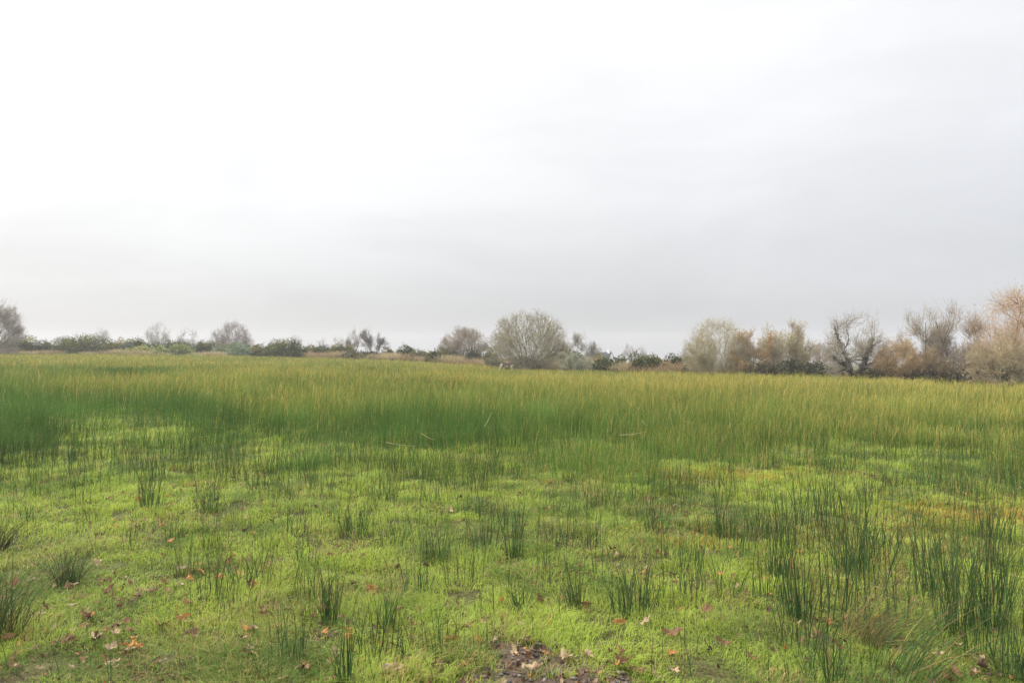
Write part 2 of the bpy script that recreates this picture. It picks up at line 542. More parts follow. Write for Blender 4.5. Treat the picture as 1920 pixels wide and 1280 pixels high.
make_tree("bare_tree", 990, 688, 584, 148, 54.5, "big rounded bare tree with lichen grey limbs in the middle of the hedge", seed=23, stems=22, spread=86, trunk=.08, up=.035, wig=.17, twigs=5200, twig_r=.0065, twig=(.34, .305, .205), bark=(.20, .19, .12), r0=.16, kids=(11, 7), rough=.35, hollow=.38)
make_tree("bare_tree", 1082, 680, 622, 74, 66, "thin drooping bare tree fading behind the right side of the big rounded tree", seed=24, stems=6, spread=65, trunk=.1, twigs=1700, twig_r=.010, twig=(.34, .32, .27), bark=(.2, .19, .15), r0=.07)
make_tree("bare_tree", 1117, 680, 641, 34, 70, "small pale bare sapling with pinkish twigs beside the distant white gable", seed=25, stems=4, spread=45, trunk=.2, twigs=500, twig_r=.010, twig=GREY, r0=.06)
make_tree("bare_tree", 1190, 675, 640, 46, 120, "misty low bare tree rising above the square topped gorse", far, seed=26, stems=6, spread=60, trunk=.1, twigs=700, twig_r=.012, twig=GREY, r0=.07)
make_tree("bare_tree", 1282, 675, 648, 34, 120, "misty thin bare tree in the low gap left of the round willow", far, seed=27, stems=5, spread=55, trunk=.1, twigs=380, twig_r=.011, twig=GREY, r0=.06)
make_tree("willow_tree", 1345, 693, 599, 124, 44.5, "round dense bare willow with fine grey green twigs, leftmost of the right hand tree row", seed=28, stems=26, spread=84, trunk=0, up=.05, twigs=6800, twig_r=.0052, twig=(.42, .37, .24), bark=(.22, .20, .13), r0=.09, kids=(9, 6), rough=.45, hollow=.35)
make_tree("willow_shrub", 1412, 696, 619, 84, 43, "low bushy willow with orange brown leaves pressed against the round grey willow", cat="shrub", seed=29, stems=12, spread=70, trunk=0, twigs=3800, twig_r=.006, twig=TAN, leaves=2400, leaf=(.46, .31, .12), leaf_size=.085, r0=.06)
make_tree("willow_tree", 1470, 695, 600, 104, 43.5, "open willow with last yellow leaves in its upper crown", seed=30, stems=9, spread=62, trunk=.15, twigs=3800, twig_r=.0065, twig=YEL, bark=(.16, .14, .10), leaves=1300, leaf=(.50, .40, .15), leaf_size=.09, r0=.09)
make_tree("bare_tree", 1532, 695, 612, 84, 45, "sparse bare tree with low arching branches between the yellow willow and the ivy clad tree", seed=31, stems=5, spread=72, trunk=.1, up=.1, wig=.2, twigs=1500, twig_r=.0065, twig=(.38, .32, .25), r0=.06, leaves=350, leaf=(.40, .27, .10), leaf_size=.08)
make_tree("bare_tree", 1605, 697, 583, 132, 38, "crooked dark tree with thick forked limbs half wrapped in ivy", seed=34, stems=4, spread=62, trunk=.12, wig=.26, up=.05, fill=90, twigs=2600, twig_r=.006, twig=(.34, .30, .24), bark=(.07, .06, .048), r0=.26, ivy=4200, kids=(7, 5))
make_tree("willow_shrub", 1684, 708, 634, 92, 36.5, "dense tan domed willow shrub with orange top right of the ivy clad tree", cat="shrub", seed=33, stems=14, spread=82, trunk=0, rough=.5, twigs=5200, twig_r=.006, twig=TAN, leaves=1400, leaf=(.43, .315, .16), leaf_size=.07, r0=.05)
make_tree("bare_tree", 1735, 708, 575, 110, 37, "tall thin bare tree with widely forked pale stems, just left of the tallest bare stems", seed=36, stems=5, spread=44, trunk=.2, up=.05, twigs=1900, twig_r=.0055, twig=(.38, .33, .26), bark=(.15, .125, .085), r0=.085)
make_tree("bare_tree", 1795, 712, 557, 104, 36, "tallest bare tree with many upright stems from one dark base and withered brown lower leaves", seed=35, stems=9, spread=48, trunk=0, up=.03, twigs=3200, twig_r=.006, twig=(.36, .30, .235), bark=(.10, .085, .06), r0=.10, leaves=1300, leaf=(.34, .24, .12), leaf_size=.075, leaf_low=True)
make_tree("willow_tree", 1892, 716, 541, 150, 35, "tall orange tinted willow at the right edge of the field", seed=38, stems=12, spread=60, trunk=0, up=.03, rough=.5, twigs=5500, twig_r=.006, twig=(.49, .335, .20), bark=(.15, .12, .08), leaves=1500, leaf=(.56, .34, .16), leaf_size=.075, r0=.09)
make_tree("willow_shrub", 1876, 718, 622, 120, 33.5, "broad straw coloured willow shrub in front of the orange tinted willow", cat="shrub", seed=37, stems=16, spread=84, trunk=0, rough=.5, twigs=5500, twig_r=.006, twig=(.41, .34, .21), leaves=1000, leaf=(.41, .335, .19), leaf_size=.075, r0=.05)
make_tree("willow_shrub", 1744, 712, 645, 74, 36, "low brown leaved willow shrub at the foot of the tall thin bare tree", cat="shrub", seed=39, stems=12, spread=70, trunk=0, twigs=3200, twig_r=.006, twig=(.33, .25, .145), leaves=1700, leaf=(.32, .25, .11), leaf_size=.075, r0=.05)
make_tree("bare_shrub", 1078, 690, 660, 84, 51, "sprawling grey green bare shrub on the ground right of the big rounded tree", cat="shrub", seed=40, stems=12, spread=85, trunk=0, twigs=2600, twig_r=.0085, twig=(.36, .365, .26), bark=(.16, .17, .11), r0=.06)

# ------------------------------------------------------------------ gorse, bramble and other evergreen shrubs of the hedge
def make_bush(name, px, w_px, top, base, d, label, group=None, cat="shrub", col=(.055, .062, .018), flower=0.0, fcol=(.30, .25, .03), seed=1, blade=None, n=None, lumps=15, droop=0.0):
    r = np.random.default_rng(seed * 31 + 5)
    x = at(px, d); gz = float(ground_z(x, d))
    H = EYE - (top - HOR) * d / F - gz
    W = w_px / F * d
    n = n or int(3000 + 420 * W * H)
    blade = blade or .16
    c = np.stack([r.uniform(-.36, .36, lumps) * W, r.uniform(-.36, .36, lumps) * W, r.uniform(.15, .68, lumps) * H], 1)
    c[0] = (r.uniform(-.15, .15) * W, 0, H * .72)
    rad = r.uniform(.10, .30, lumps) * W * .8
    rad[0] = max(H - c[0, 2], .1) * .95
    c[:, 2] = np.minimum(c[:, 2], H - rad * .8)
    c[:, 2] = np.maximum(c[:, 2], .12 * H)
    rad = np.minimum(rad, .38 * W)
    i = r.integers(0, lumps, n)
    nrm = unit(r.normal(0, 1, (n, 3)))
    rr = rad[i] * r.uniform(.35, 1.0, n) ** .4
    p = c[i] + nrm * rr[:, None] * np.array([1, 1, .85]) + r.normal(0, .05, (n, 3)) * W
    # a skirt of low growth that reaches the ground
    m = n // 4
    a = r.uniform(0, 2 * np.pi, m); q = np.sqrt(r.uniform(.1, 1, m)) * W * .46
    p[:m] = np.stack([np.cos(a) * q, np.sin(a) * q, r.uniform(0, .35, m) * H], 1)
    nrm[:m] = unit(np.stack([np.cos(a), np.sin(a), np.full(m, .4)], 1))
    ok = p[:, 2] > -.05; p, nrm = p[ok], nrm[ok]; n = len(p)
    dv = unit(nrm + r.normal(0, .45, (n, 3)) + np.array([0, 0, .35 - droop]))
    s = unit(np.cross(dv, r.normal(0, 1, (n, 3))))
    ln = blade * r.uniform(.6, 1.5, n)[:, None]
    wd = ln * r.uniform(.18, .34, n)[:, None]
    bend = r.normal(0, .12, (n, 3)) * ln
    V = np.stack([p, p + dv * ln * .5 + s * wd + bend, p + dv * ln, p + dv * ln * .5 - s * wd + bend], 1)
    lump_t = r.uniform(.7, 1.3, lumps)[i][ok] if len(i) == len(ok) else 1
    C = np.array(col)[None] * r.uniform(.6, 1.45, (n, 1)) * np.asarray(lump_t)[:, None] * (1 + r.normal(0, .08, (n, 3)))
    if flower:
        # new yellow-green growth and flowers sit on the shoots that end the lumps
        k = (r.uniform(0, 1, n) < flower * (.4 + 1.6 * (np.asarray(lump_t) > 1))) & (nrm[:, 2] > .0)
        C[k] = np.array(fcol) * r.uniform(.6, 1.3, (k.sum(), 1))
    root = build(name, V.reshape(-1, 3), np.arange(n * 4).reshape(-1, 4), mat=M_BUSH, cols=np.clip(np.repeat(C, 4, 0), .002, 1))
    root.location = (x, d, gz); tag(root, label, cat, group)
    return root


GO, OL, SG, BR = (.048, .064, .014), (.10, .108, .022), (.15, .19, .11), (.12, .112, .065)
hedge = "gorse bushes in the far hedge"
BUSH = [
    # px, width, top, base, depth, colour, flower share, label, category
    (14, 62, 631, 657, 82, GO, .15, "dark gorse bush at the foot of the left end tree"),
    (54, 46, 623, 657, 81, GO, .45, "gorse bush with a bright yellow green top, first hump from the left"),
    (86, 40, 633, 657, 81, GO, .12, "low dark gorse between the yellow topped hump and the broad dark hump"),
    (118, 56, 629, 657, 81, GO, .08, "broad dark gorse hump, second hump from the left"),
    (165, 80, 626, 657, 80, GO, .25, "widest gorse mound with a domed olive top, left of the small round bare tree"),
    (203, 40, 634, 657, 81, OL, .2, "olive gorse under the small pale round bare tree"),
    (229, 42, 630, 656, 82, GO, .5, "gorse with patches of yellow flower beside the mushroom shaped bush"),
    (262, 30, 627, 656, 82, GO, .12, "dark mushroom shaped bush leaning right at the hedge gap"),
    (297, 44, 639, 655, 86, GO, .05, "low dark shrub below the tall fan shaped tree"),
    (323, 30, 633, 653, 86, GO, .05, "small rounded dark shrub between the fan shaped and the flat-topped trees"),
    (348, 46, 639, 656, 84, (.06, .085, .04), .05, "blue green shrub under the flat-topped bare tree"),
    (384, 44, 634, 655, 86, GO, .12, "dark gorse at the left foot of the broad domed tree"),
    (428, 50, 639, 657, 84, OL, .15, "olive gorse right under the broad domed tree"),
    (459, 28, 640, 657, 84, GO, .05, "small dark gorse behind the right end of the sage green mound"),
    (486, 34, 640, 659, 82, OL, .4, "yellowish gorse between the sage green mound and the tall dark gorse"),
    (509, 28, 638, 662, 79, GO, .08, "slim dark gorse leaning on the left side of the large dark gorse"),
    (536, 58, 631, 667, 75, GO, .22, "large dark gorse bush standing forward of the hedge with an olive crown"),
    (558, 30, 650, 667, 74.5, GO, .0, "low dark skirt of gorse at the right foot of the large gorse bush"),
    (584, 36, 644, 658, 80, OL, .2, "small olive gorse below the faint misty tree"),
    (606, 40, 642, 664, 78, GO, .15, "round gorse under the second misty tree"),
    (632, 32, 640, 664, 77, OL, .12, "olive gorse left of the ivy covered tree"),
    (652, 26, 644, 664, 77, OL, .2, "narrow olive gorse at the foot of the ivy covered tree"),
    (664, 42, 655, 670, 71, BR, .0, "low grey green bramble mound in front of the ivy covered tree"),
    (695, 34, 656, 670, 71, (.05, .05, .03), .0, "low dark bramble mound below the dark twisted tree"),
    (727, 24, 648, 664, 76, OL, .1, "tiny conical gorse on the bracken bank"),
    (762, 34, 642, 662, 75, GO, .05, "dark wind-bent gorse standing alone on the bracken bank"),
    (782, 32, 652, 676, 69, BR, .1, "grey olive shrub leading the row left of the medium bare tree"),
    (818, 42, 654, 679, 66, GO, .2, "rounded gorse with a dark shaded base left of the medium bare tree"),
    (850, 50, 648, 678, 69, BR, .1, "grey green thicket at the foot of the medium bare tree"),
    (892, 50, 650, 676, 67, (.09, .09, .05), .1, "bramble thicket under the right side of the medium bare tree"),
    (924, 34, 646, 678, 62, OL, .15, "olive mound against the left side of the big rounded tree"),
    (925, 26, 669, 684, 59, (.08, .085, .04), .0, "small green clump at the field edge just above the sheep"),
    (1037, 30, 650, 672, 62, (.06, .085, .045), .0, "blue green shrub seen through the right limbs of the big rounded tree"),
    (1068, 46, 652, 676, 62, OL, .1, "olive shrub behind the sprawling grey green shrub"),
    (1128, 26, 661, 680, 60, OL, .35, "yellow olive gorse left of the distant white gable"),
    (1137, 54, 669, 691, 51, GO, .12, "low dark gorse at the field edge below the distant white gable"),
    (1166, 22, 661, 682, 60, OL, .1, "small olive gorse right of the distant white gable"),
    (1200, 44, 657, 692, 50, GO, .12, "left half of the square topped gorse pair below the misty low tree"),
    (1222, 34, 659, 692, 49.5, OL, .15, "narrow brownish gorse squeezed between the two square topped ones"),
    (1262, 42, 660, 691, 49, GO, .12, "right half of the square topped gorse pair, darker with an upright right side"),
    (1296, 46, 664, 684, 58, GO, .05, "distant dark gorse in the low gap beside the round willow"),
    (1300, 36, 679, 695, 47, (.10, .12, .035), .0, "low leafy bramble at the left foot of the round willow"),
    (1425, 64, 676, 699, 42, BR, .0, "grey bramble mound below the orange brown willow"),
    (1480, 66, 672, 701, 41, (.07, .068, .036), .0, "long low bramble mound below the yellow willow"),
    (1537, 62, 677, 704, 40, (.05, .06, .024), .0, "dense dark green shrub left of the ivy clad tree's trunk"),
    (1830, 120, 700, 718, 34.5, (.05, .05, .03), .0, "long low dark bramble at the foot of the right hand willows"),
    (1900, 60, 682, 719, 33.2, (.045, .06, .022), .0, "dark ivy clump at the right edge below the straw coloured willow"),
    (1640, 50, 690, 709, 36.5, (.11, .10, .045), .0, "low brown bramble between the ivy clad tree and the tan domed shrub"),
    (1735, 60, 694, 713, 35.3, (.06, .055, .03), .0, "dark bramble at the foot of the low brown leaved willow"),
]
for k, (px, w, top, base, d, col, fl, lab) in enumerate(BUSH):
    g = "gorse" in lab
    make_bush("gorse_bush" if g else "shrub", px, w * 1.05, top + (4 if px < 520 else 3), base, d, lab, hedge if g else None, "gorse bush" if g else "shrub", col, fl, seed=k + 1,
              fcol=(.25, .225, .04), blade=.15 if d > 60 else .13)
make_bush("sage_shrub", 437, 66, 647, 662, 79, "sage green willowy mound low in front of the hedge below the broad domed tree", None, "shrub", SG, 0, seed=101, blade=.22)
make_bush("sage_shrub", 240, 30, 645, 660, 79.5, "small sage green shrub at the field edge below the mushroom shaped bush", None, "shrub", (.10, .13, .085), 0, seed=102, blade=.2)
make_bush("grass_mound", 268, 46, 652, 661, 79, "pale yellow green tussocky mound at the field edge, left of the longer one", None, "mound", (.24, .25, .07), 0, seed=103, blade=.25)
make_bush("grass_mound", 330, 66, 652, 662, 78.5, "long pale green tussocky mound at the field edge under the flat-topped tree", None, "mound", (.21, .24, .08), 0, seed=104, blade=.25)
make_bush("gorse_bush", 985, 60, 672, 690, 55.5, "dark twiggy undergrowth round the trunk of the big rounded tree", None, "undergrowth", (.12, .12, .07), 0, seed=105, blade=.18)

# ------------------------------------------------------------------ bracken and dead grass along the hedge bank (a mass nobody could count)
def bracken():
    r = np.random.default_rng(55)
    # t range, offset behind the field edge, height, share
    V, C = Bag(), None
    spans = [(-.80, -.42, -3.2, .6, .95, 17000), (-.33, -.15, -.5, 6, 1.25, 14000), (-.15, .02, .3, 7, 1.15, 11000), (.04, .13, .2, 9, 1.25, 9000),
             (.13, .27, -.5, 6, 1.15, 9000), (.26, .36, -.4, 2.5, .6, 6000), (.45, .80, 0, 5, .7, 14000), (.30, .52, 2, 6, .8, 6000)]
    for t0, t1, o0, o1, h, n in spans:
        t = r.uniform(t0, t1, n); d = edge_depth(t) + r.uniform(o0, o1, n)
        x = t * d
        keep = vnoise(x, d, 2.2, 71, 2) > .36
        x, d = x[keep], d[keep]; n = len(x)
        z = ground_z(x, d) - .03
        hh = h * r.uniform(.45, 1.1, n) * (.6 + .7 * vnoise(x, d, 3.0, 72, 2))
        az = r.uniform(0, 2 * np.pi, n); ln = r.uniform(.05, .45, n)
        dirv = np.stack([np.cos(az) * ln, np.sin(az) * ln, np.ones(n)], 1)
        p0 = np.stack([x, d, z], 1)
        p1 = p0 + dirv * hh[:, None] * .55
        p2 = p0 + np.stack([np.cos(az) * ln * 2.2, np.sin(az) * ln * 2.2, np.ones(n) * .9], 1) * hh[:, None]
        P = np.stack([p0, p1, p2], 1)
        wa = r.uniform(0, 2 * np.pi, n)
        S = np.stack([np.cos(wa), np.sin(wa), np.zeros(n)], 1)[:, None] * np.array([.5, 1, .25])[None, :, None] * (r.uniform(.012, .035, n)[:, None, None])
        vv, qq = ribbons(P, S)
        mixf = vnoise(x, d, 4.0, 73, 2)[:, None]
        c = np.where(mixf > .5, np.array([.31, .225, .12]), np.array([.36, .295, .155])) * r.uniform(.65, 1.25, (n, 1))
        V.add(vv, qq, np.repeat(c, 6, 0))
    o = V.make("bracken", M_GRASS)
    tag(o, "tan dead bracken and tall dry grass along the hedge bank", "bracken", kind="stuff")


bracken()

# ------------------------------------------------------------------ far white house beyond the hedge
def house():
    d = 150.0
    x = at(1147, d); gz = float(ground_z(x, d))
    root = bpy.data.objects.new("house", None); COL.objects.link(root)
    root.location = (x, d, gz); root.rotation_euler = (0, 0, R(-38))
    tag(root, "distant white gabled house with a dark roof, mostly hidden by the gorse", "house")
    zr = EYE - (661 - HOR) * d / F - gz
    hw, l, ze = 1.5, 4.5, zr - 1.6
    def pl(mat_name, col):
        m = leafy_mat(mat_name, .8, 0, .2, False, col, var=2.0); return m
    V = np.array([(-l, -hw, 0), (0, -hw, 0), (0, hw, 0), (-l, hw, 0), (-l, -hw, ze), (0, -hw, ze), (0, hw, ze), (-l, hw, ze), (-l, 0, zr), (0, 0, zr)], float)
    build("wall", V, [(0, 1, 5, 4), (1, 2, 6, 5), (2, 3, 7, 6), (3, 0, 4, 7)], [(5, 6, 9), (7, 4, 8)], pl("whitewash", (.8, .8, .78)), parent=root)
    a, b = .25, .12
    RV = []
    for s in (-1, 1):
        for up in (0, .12):
            RV += [(-l - a, s * (hw + a), ze - .25 + up), (.04, s * (hw + a), ze - .25 + up), (.04, 0, zr + .02 + up), (-l - a, 0, zr + .02 + up)]
    Qs = []
    for k in (0, 8):
        Qs += [(k, k + 1, k + 2, k + 3), (k + 7, k + 6, k + 5, k + 4), (k, k + 4, k + 5, k + 1), (k + 1, k + 5, k + 6, k + 2), (k + 3, k + 7, k + 4, k)]
    rf = build("roof", np.array(RV), Qs, mat=pl("slate", (.05, .055, .065)), parent=root)
    c = np.array([(-.9, -.3, zr - .3), (-.3, -.3, zr - .3), (-.3, .3, zr - .3), (-.9, .3, zr - .3)]); c2 = c + (0, 0, 1.0)
    build("chimney", np.concatenate([c, c2]), [(0, 1, 5, 4), (1, 2, 6, 5), (2, 3, 7, 6), (3, 0, 4, 7), (4, 5, 6, 7)], mat=pl("chimney render", (.45, .44, .42)), parent=rf)


house()

# ------------------------------------------------------------------ the sheep by the big tree
def sheep():
    x, d = at(951, 53.2), 53.2
    gz = float(ground_z(x, d))
    root = bpy.data.objects.new("sheep", None); COL.objects.link(root)
    root.location = (x, d, gz); root.rotation_euler = (0, 0, R(-12)); root.scale = (.86, .86, .86)
    tag(root, "brownish sheep with cream face and legs grazing left of the big rounded tree", "sheep")
    def skin(name, verts, edges, radii, mat, rootv=0):
        me = bpy.data.meshes.new(name); me.from_pydata(verts, edges, []); o = bpy.data.objects.new(name, me); COL.objects.link(o)
        o.modifiers.new("s", "SKIN"); sm = o.modifiers.new("d", "SUBSURF"); sm.levels = 2; sm.render_levels = 2
        for i, q in enumerate(radii):
            me.skin_vertices[0].data[i].radius = (q, q) if not isinstance(q, tuple) else q
        me.skin_vertices[0].data[rootv].use_root = True
        me.materials.append(mat); o.parent = root; return o
    cream = leafy_mat("sheep face", .9, 0, .1, False, (.62, .54, .40), var=8)
    wool = leafy_mat("sheep fleece", .95, 0, .05, False, (.22, .165, .13), var=9)
    v = [(.46, 0, .60), (.20, 0, .62), (-.10, 0, .61), (-.32, 0, .62), (-.50, 0, .55), (-.62, 0, .36), (-.70, 0, .20), (-.76, 0, .08),   # rump to muzzle, head down
         (-.30, .12, .40), (-.29, .12, .22), (-.31, .12, 0), (-.30, -.12, .40), (-.29, -.12, .22), (-.31, -.12, 0),
         (.38, .12, .42), (.46, .12, .24), (.42, .12, 0), (.38, -.12, .42), (.46, -.12, .24), (.42, -.12, 0), (.58, 0, .55), (.60, 0, .40),
         (-.60, .12, .32), (-.60, -.12, .32)]
    e = [(0, 1), (1, 2), (2, 3), (3, 4), (4, 5), (5, 6), (6, 7), (3, 8), (8, 9), (9, 10), (3, 11), (11, 12), (12, 13), (0, 14), (14, 15), (15, 16), (0, 17), (17, 18), (18, 19), (0, 20), (20, 21), (5, 22), (5, 23)]
    rad = [.19, .22, .23, .20, .13, .085, .07, .045, .08, .045, .04, .08, .045, .04, .10, .05, .04, .10, .05, .04, .05, .03, .025, .025]
    skin("body", v, e, rad, cream, 2)
    fv = [(.52, 0, .60), (.20, 0, .63), (-.10, 0, .62), (-.34, 0, .63), (-.46, 0, .57)]
    skin("fleece", fv, [(0, 1), (1, 2), (2, 3), (3, 4)], [.19, .265, .275, .23, .14], wool, 2)


sheep()

# ------------------------------------------------------------------ rushes and grass
def rush_line(t):
    """depth at which the closed rush stand starts, by direction across the field"""
    T = np.array([-1.2, -.76, -.685, -.66, -.56, -.42, -.28, -.13, .03, .15, .27, .42, .5, .58, .68, .76, 1.2])
    D = np.array([9.0, 9.2, 9.4, 12.0, 13.0, 12.0, 10.6, 9.3, 8.7, 8.8, 9.2, 9.4, 10.2, 10.4, 9.8, 9.2, 9.0])
    return np.interp(t, T, D)


def rush_mask(x, y):
    t = x / np.maximum(y, .5)
    yb = rush_line(t)
    nz = vnoise(x, y, 1.3, 21, 3)
    m = sstep((y - yb) / 3.6 + (nz - .5) * 3.0, -.45, 1.0)
    gap = vnoise(x, y, 2.6, 33, 2)
    m = m * (1 - .85 * sstep(gap, .60, .72) * (y < 22))
    # clearings of bright short grass at the left
    for cx, cyy, rx, ry in ((-12.5, 16.5, 1.6, 1.6), (-25.5, 34.5, 3.2, 3.2), (-8.6, 14.5, 1.0, .8)):
        m = m * (1 - .9 * np.exp(-(((x - cx) / rx) ** 2 + ((y - cyy) / ry) ** 2) * 1.2))
    # cropped turf round the sheep
    m = m * (1 - np.exp(-(((x + .4) / 2.6) ** 2 + ((y - 51.6) / 4.2) ** 2) * 1.2))
    return m


def scatter(n0, p, dmin, dmax, seed, side=.82, pad=.8):
    """points whose number per square metre is n0*(dmin/d)^p"""
    r = np.random.default_rng(seed)
    dd = np.linspace(dmin, dmax, 400)
    w = n0 * (dmin / dd) ** p * 2 * (side * dd + pad)
    N = int(np.trapezoid(w, dd)) if hasattr(np, "trapezoid") else int(np.trapz(w, dd))
    cdf = np.cumsum(w); cdf /= cdf[-1]
    y = np.interp(r.uniform(0, 1, N), cdf, dd)
    x = r.uniform(-1, 1, N) * (side * y + pad)
    return x, y, r


def dryness(x, y):
    """share of straw coloured stems: higher to the right and in patches"""
    t = x / np.maximum(y, 1)
    v = .46 + .18 * (vnoise(x, y, 1.6, 45, 2) - .5) * 2 + .22 * np.clip(t, -.8, .8) + (vnoise(x, y, 6.0, 44, 4) - .5) * 1.35 + .36 * sstep(y, 11, 36)
    dark = np.exp(-(((x + 22) / 9) ** 2 + ((y - 29) / 7) ** 2)) + np.exp(-(((x + 10.5) / 4) ** 2 + ((y - 14.5) / 3) ** 2)) * .8 + np.exp(-(((x + 16) / 10) ** 2 + ((y - 33) / 6) ** 2)) * .6
    dark = dark * (.35 + 1.3 * vnoise(x, y, 3.2, 46, 3))
    return np.clip(v - .36 * dark, 0.03, 1)


def rush_mass():
    x, y, r = scatter(980, 1.45, 7.2, 92, 3)
    t = x / y
    ok = (r.uniform(0, 1, len(x)) < rush_mask(x, y)) & (y < edge_depth(t) + .3)
    x, y = x[ok], y[ok]; n = len(x)
    z = ground_z(x, y) - .03
    clump = vnoise(x, y, .7, 61, 2)
    into = y - rush_line(t[ok])
    h = (.30 + .56 * clump + .26 * (vnoise(x, y, 2.2, 68, 2) - .3)) * r.uniform(.55, 1.12, n) * (1 - .28 * sstep(y, 22, 60)) * (.46 + .54 * sstep(into + 1.2 * (vnoise(x, y, 1.5, 67, 2) - .5), -1.2, 5.5))
    az = r.uniform(0, 2 * np.pi, n); ln = np.abs(r.normal(0, .14, n)) + .02
    stray = r.uniform(0, 1, n) < .10
    ln[stray] += r.uniform(.3, .9, stray.sum())
    dx, dy = np.cos(az) * ln, np.sin(az) * ln
    dx += .05
    o = np.ones(n)
    p0 = np.stack([x, y, z], 1)
    P = np.stack([p0, p0 + np.stack([dx * .35, dy * .35, o * .5], 1) * h[:, None], p0 + np.stack([dx * .8, dy * .8, o * .82], 1) * h[:, None],
                  p0 + np.stack([dx * 1.25, dy * 1.25, o * (1 - .25 * ln)], 1) * h[:, None]], 1)
    w = np.maximum(.0022, y * .00023) * r.uniform(.7, 1.3, n)
    wa = r.uniform(0, 2 * np.pi, n)
    S = np.stack([np.cos(wa), np.sin(wa), np.zeros(n)], 1)[:, None] * (w[:, None] * np.array([1, 1, .8, .25])[None])[:, :, None]
    V, Qd = ribbons(P, S)
    dry = np.clip(dryness(x, y) - .26 * (1 - sstep(into + 9 * (vnoise(x, y, 2.4, 69, 3) - .5), -1.0, 7.0)) + .10 * sstep(x / y, .1, .5), .03, 1)
    green = np.array([.070, .140, .027])[None] * (1 - .7 * (vnoise(x, y, 2.0, 66, 3)[:, None] - .5)) * (1 - .9 * (vnoise(x, y, .65, 65, 2)[:, None] - .5)) + np.array([.12, .115, .004])[None] * (dry[:, None] * r.uniform(.2, 1.0, (n, 1)))
    straw = np.array([.51, .385, .105])[None] * r.uniform(.8, 1.15, (n, 1))
    isd = r.uniform(0, 1, n) < dry * .22
    c0 = np.where(isd[:, None], straw * .8, green)
    tipm = (dry * np.where(r.uniform(0, 1, n) < .3, .1, r.uniform(.5, 1.35, n)))[:, None].clip(0, .95)
    dead = r.uniform(0, 1, n) < .04 + .45 * sstep(vnoise(x, y, .9, 70, 2), .58, .75) * (into < 3.5)
    straw[dead] = np.array([.24, .15, .075])
    c3 = np.where(isd[:, None], straw, green * (1 - tipm) + straw * tipm)
    c2 = np.where(isd[:, None], straw, green * (1 - tipm * .6) + straw * tipm * .6)
    C = np.stack([c0, c0, c2, c3], 1) * r.uniform(.8, 1.2, (n, 1, 1))
    C = np.repeat(C[:, :, None], 2, 2)
    o = build("rushes", V, Qd, mat=M_RUSH, cols=np.clip(C, .002, 1))
    tag(o, "waist high stand of soft rush filling the field up to the hedge", "rushes", kind="stuff")


rush_mass()


HOLLOWS = [foot(px, py) + (w / F * foot(px, py)[1], a) for px, py, w, a in ((232, 963, 70, 1.0), (78, 962, 30, .9), (215, 1108, 40, .9), (20, 1075, 50, .8), (770, 920, 50, .9), (420, 915, 40, .8), (1378, 1036, 36, .9),
           (1465, 1130, 44, 1.0), (530, 1205, 50, .8), (1545, 1195, 60, .9), (1665, 1262, 60, .9), (1190, 1190, 40, .7), (905, 1165, 44, .8), (335, 1085, 44, .8), (1700, 1130, 50, .8), (640, 1010, 50, .7), (1095, 905, 60, .8), (100, 1240, 70, .8), (1850, 1010, 44, .7), (1290, 1005, 40, .7), (300, 1235, 50, .7), (820, 1255, 40, .7))]


def soil_bare(x, y):
    b = np.exp(-(((x - .17) / .43) ** 2 + ((y - 2.95) / .74) ** 2) * 1.3) * 1.45
    for hx, hy, hr, ha in HOLLOWS:
        b = b + ha * np.exp(-(((x - hx) / (hr * .55)) ** 2 + ((y - hy) / (hr * .5)) ** 2))
    b = b + (vnoise(x, y, .07, 95, 2) - .5) * 1.3 + (vnoise(x, y, .25, 96, 2) - .5) * .7
    return b


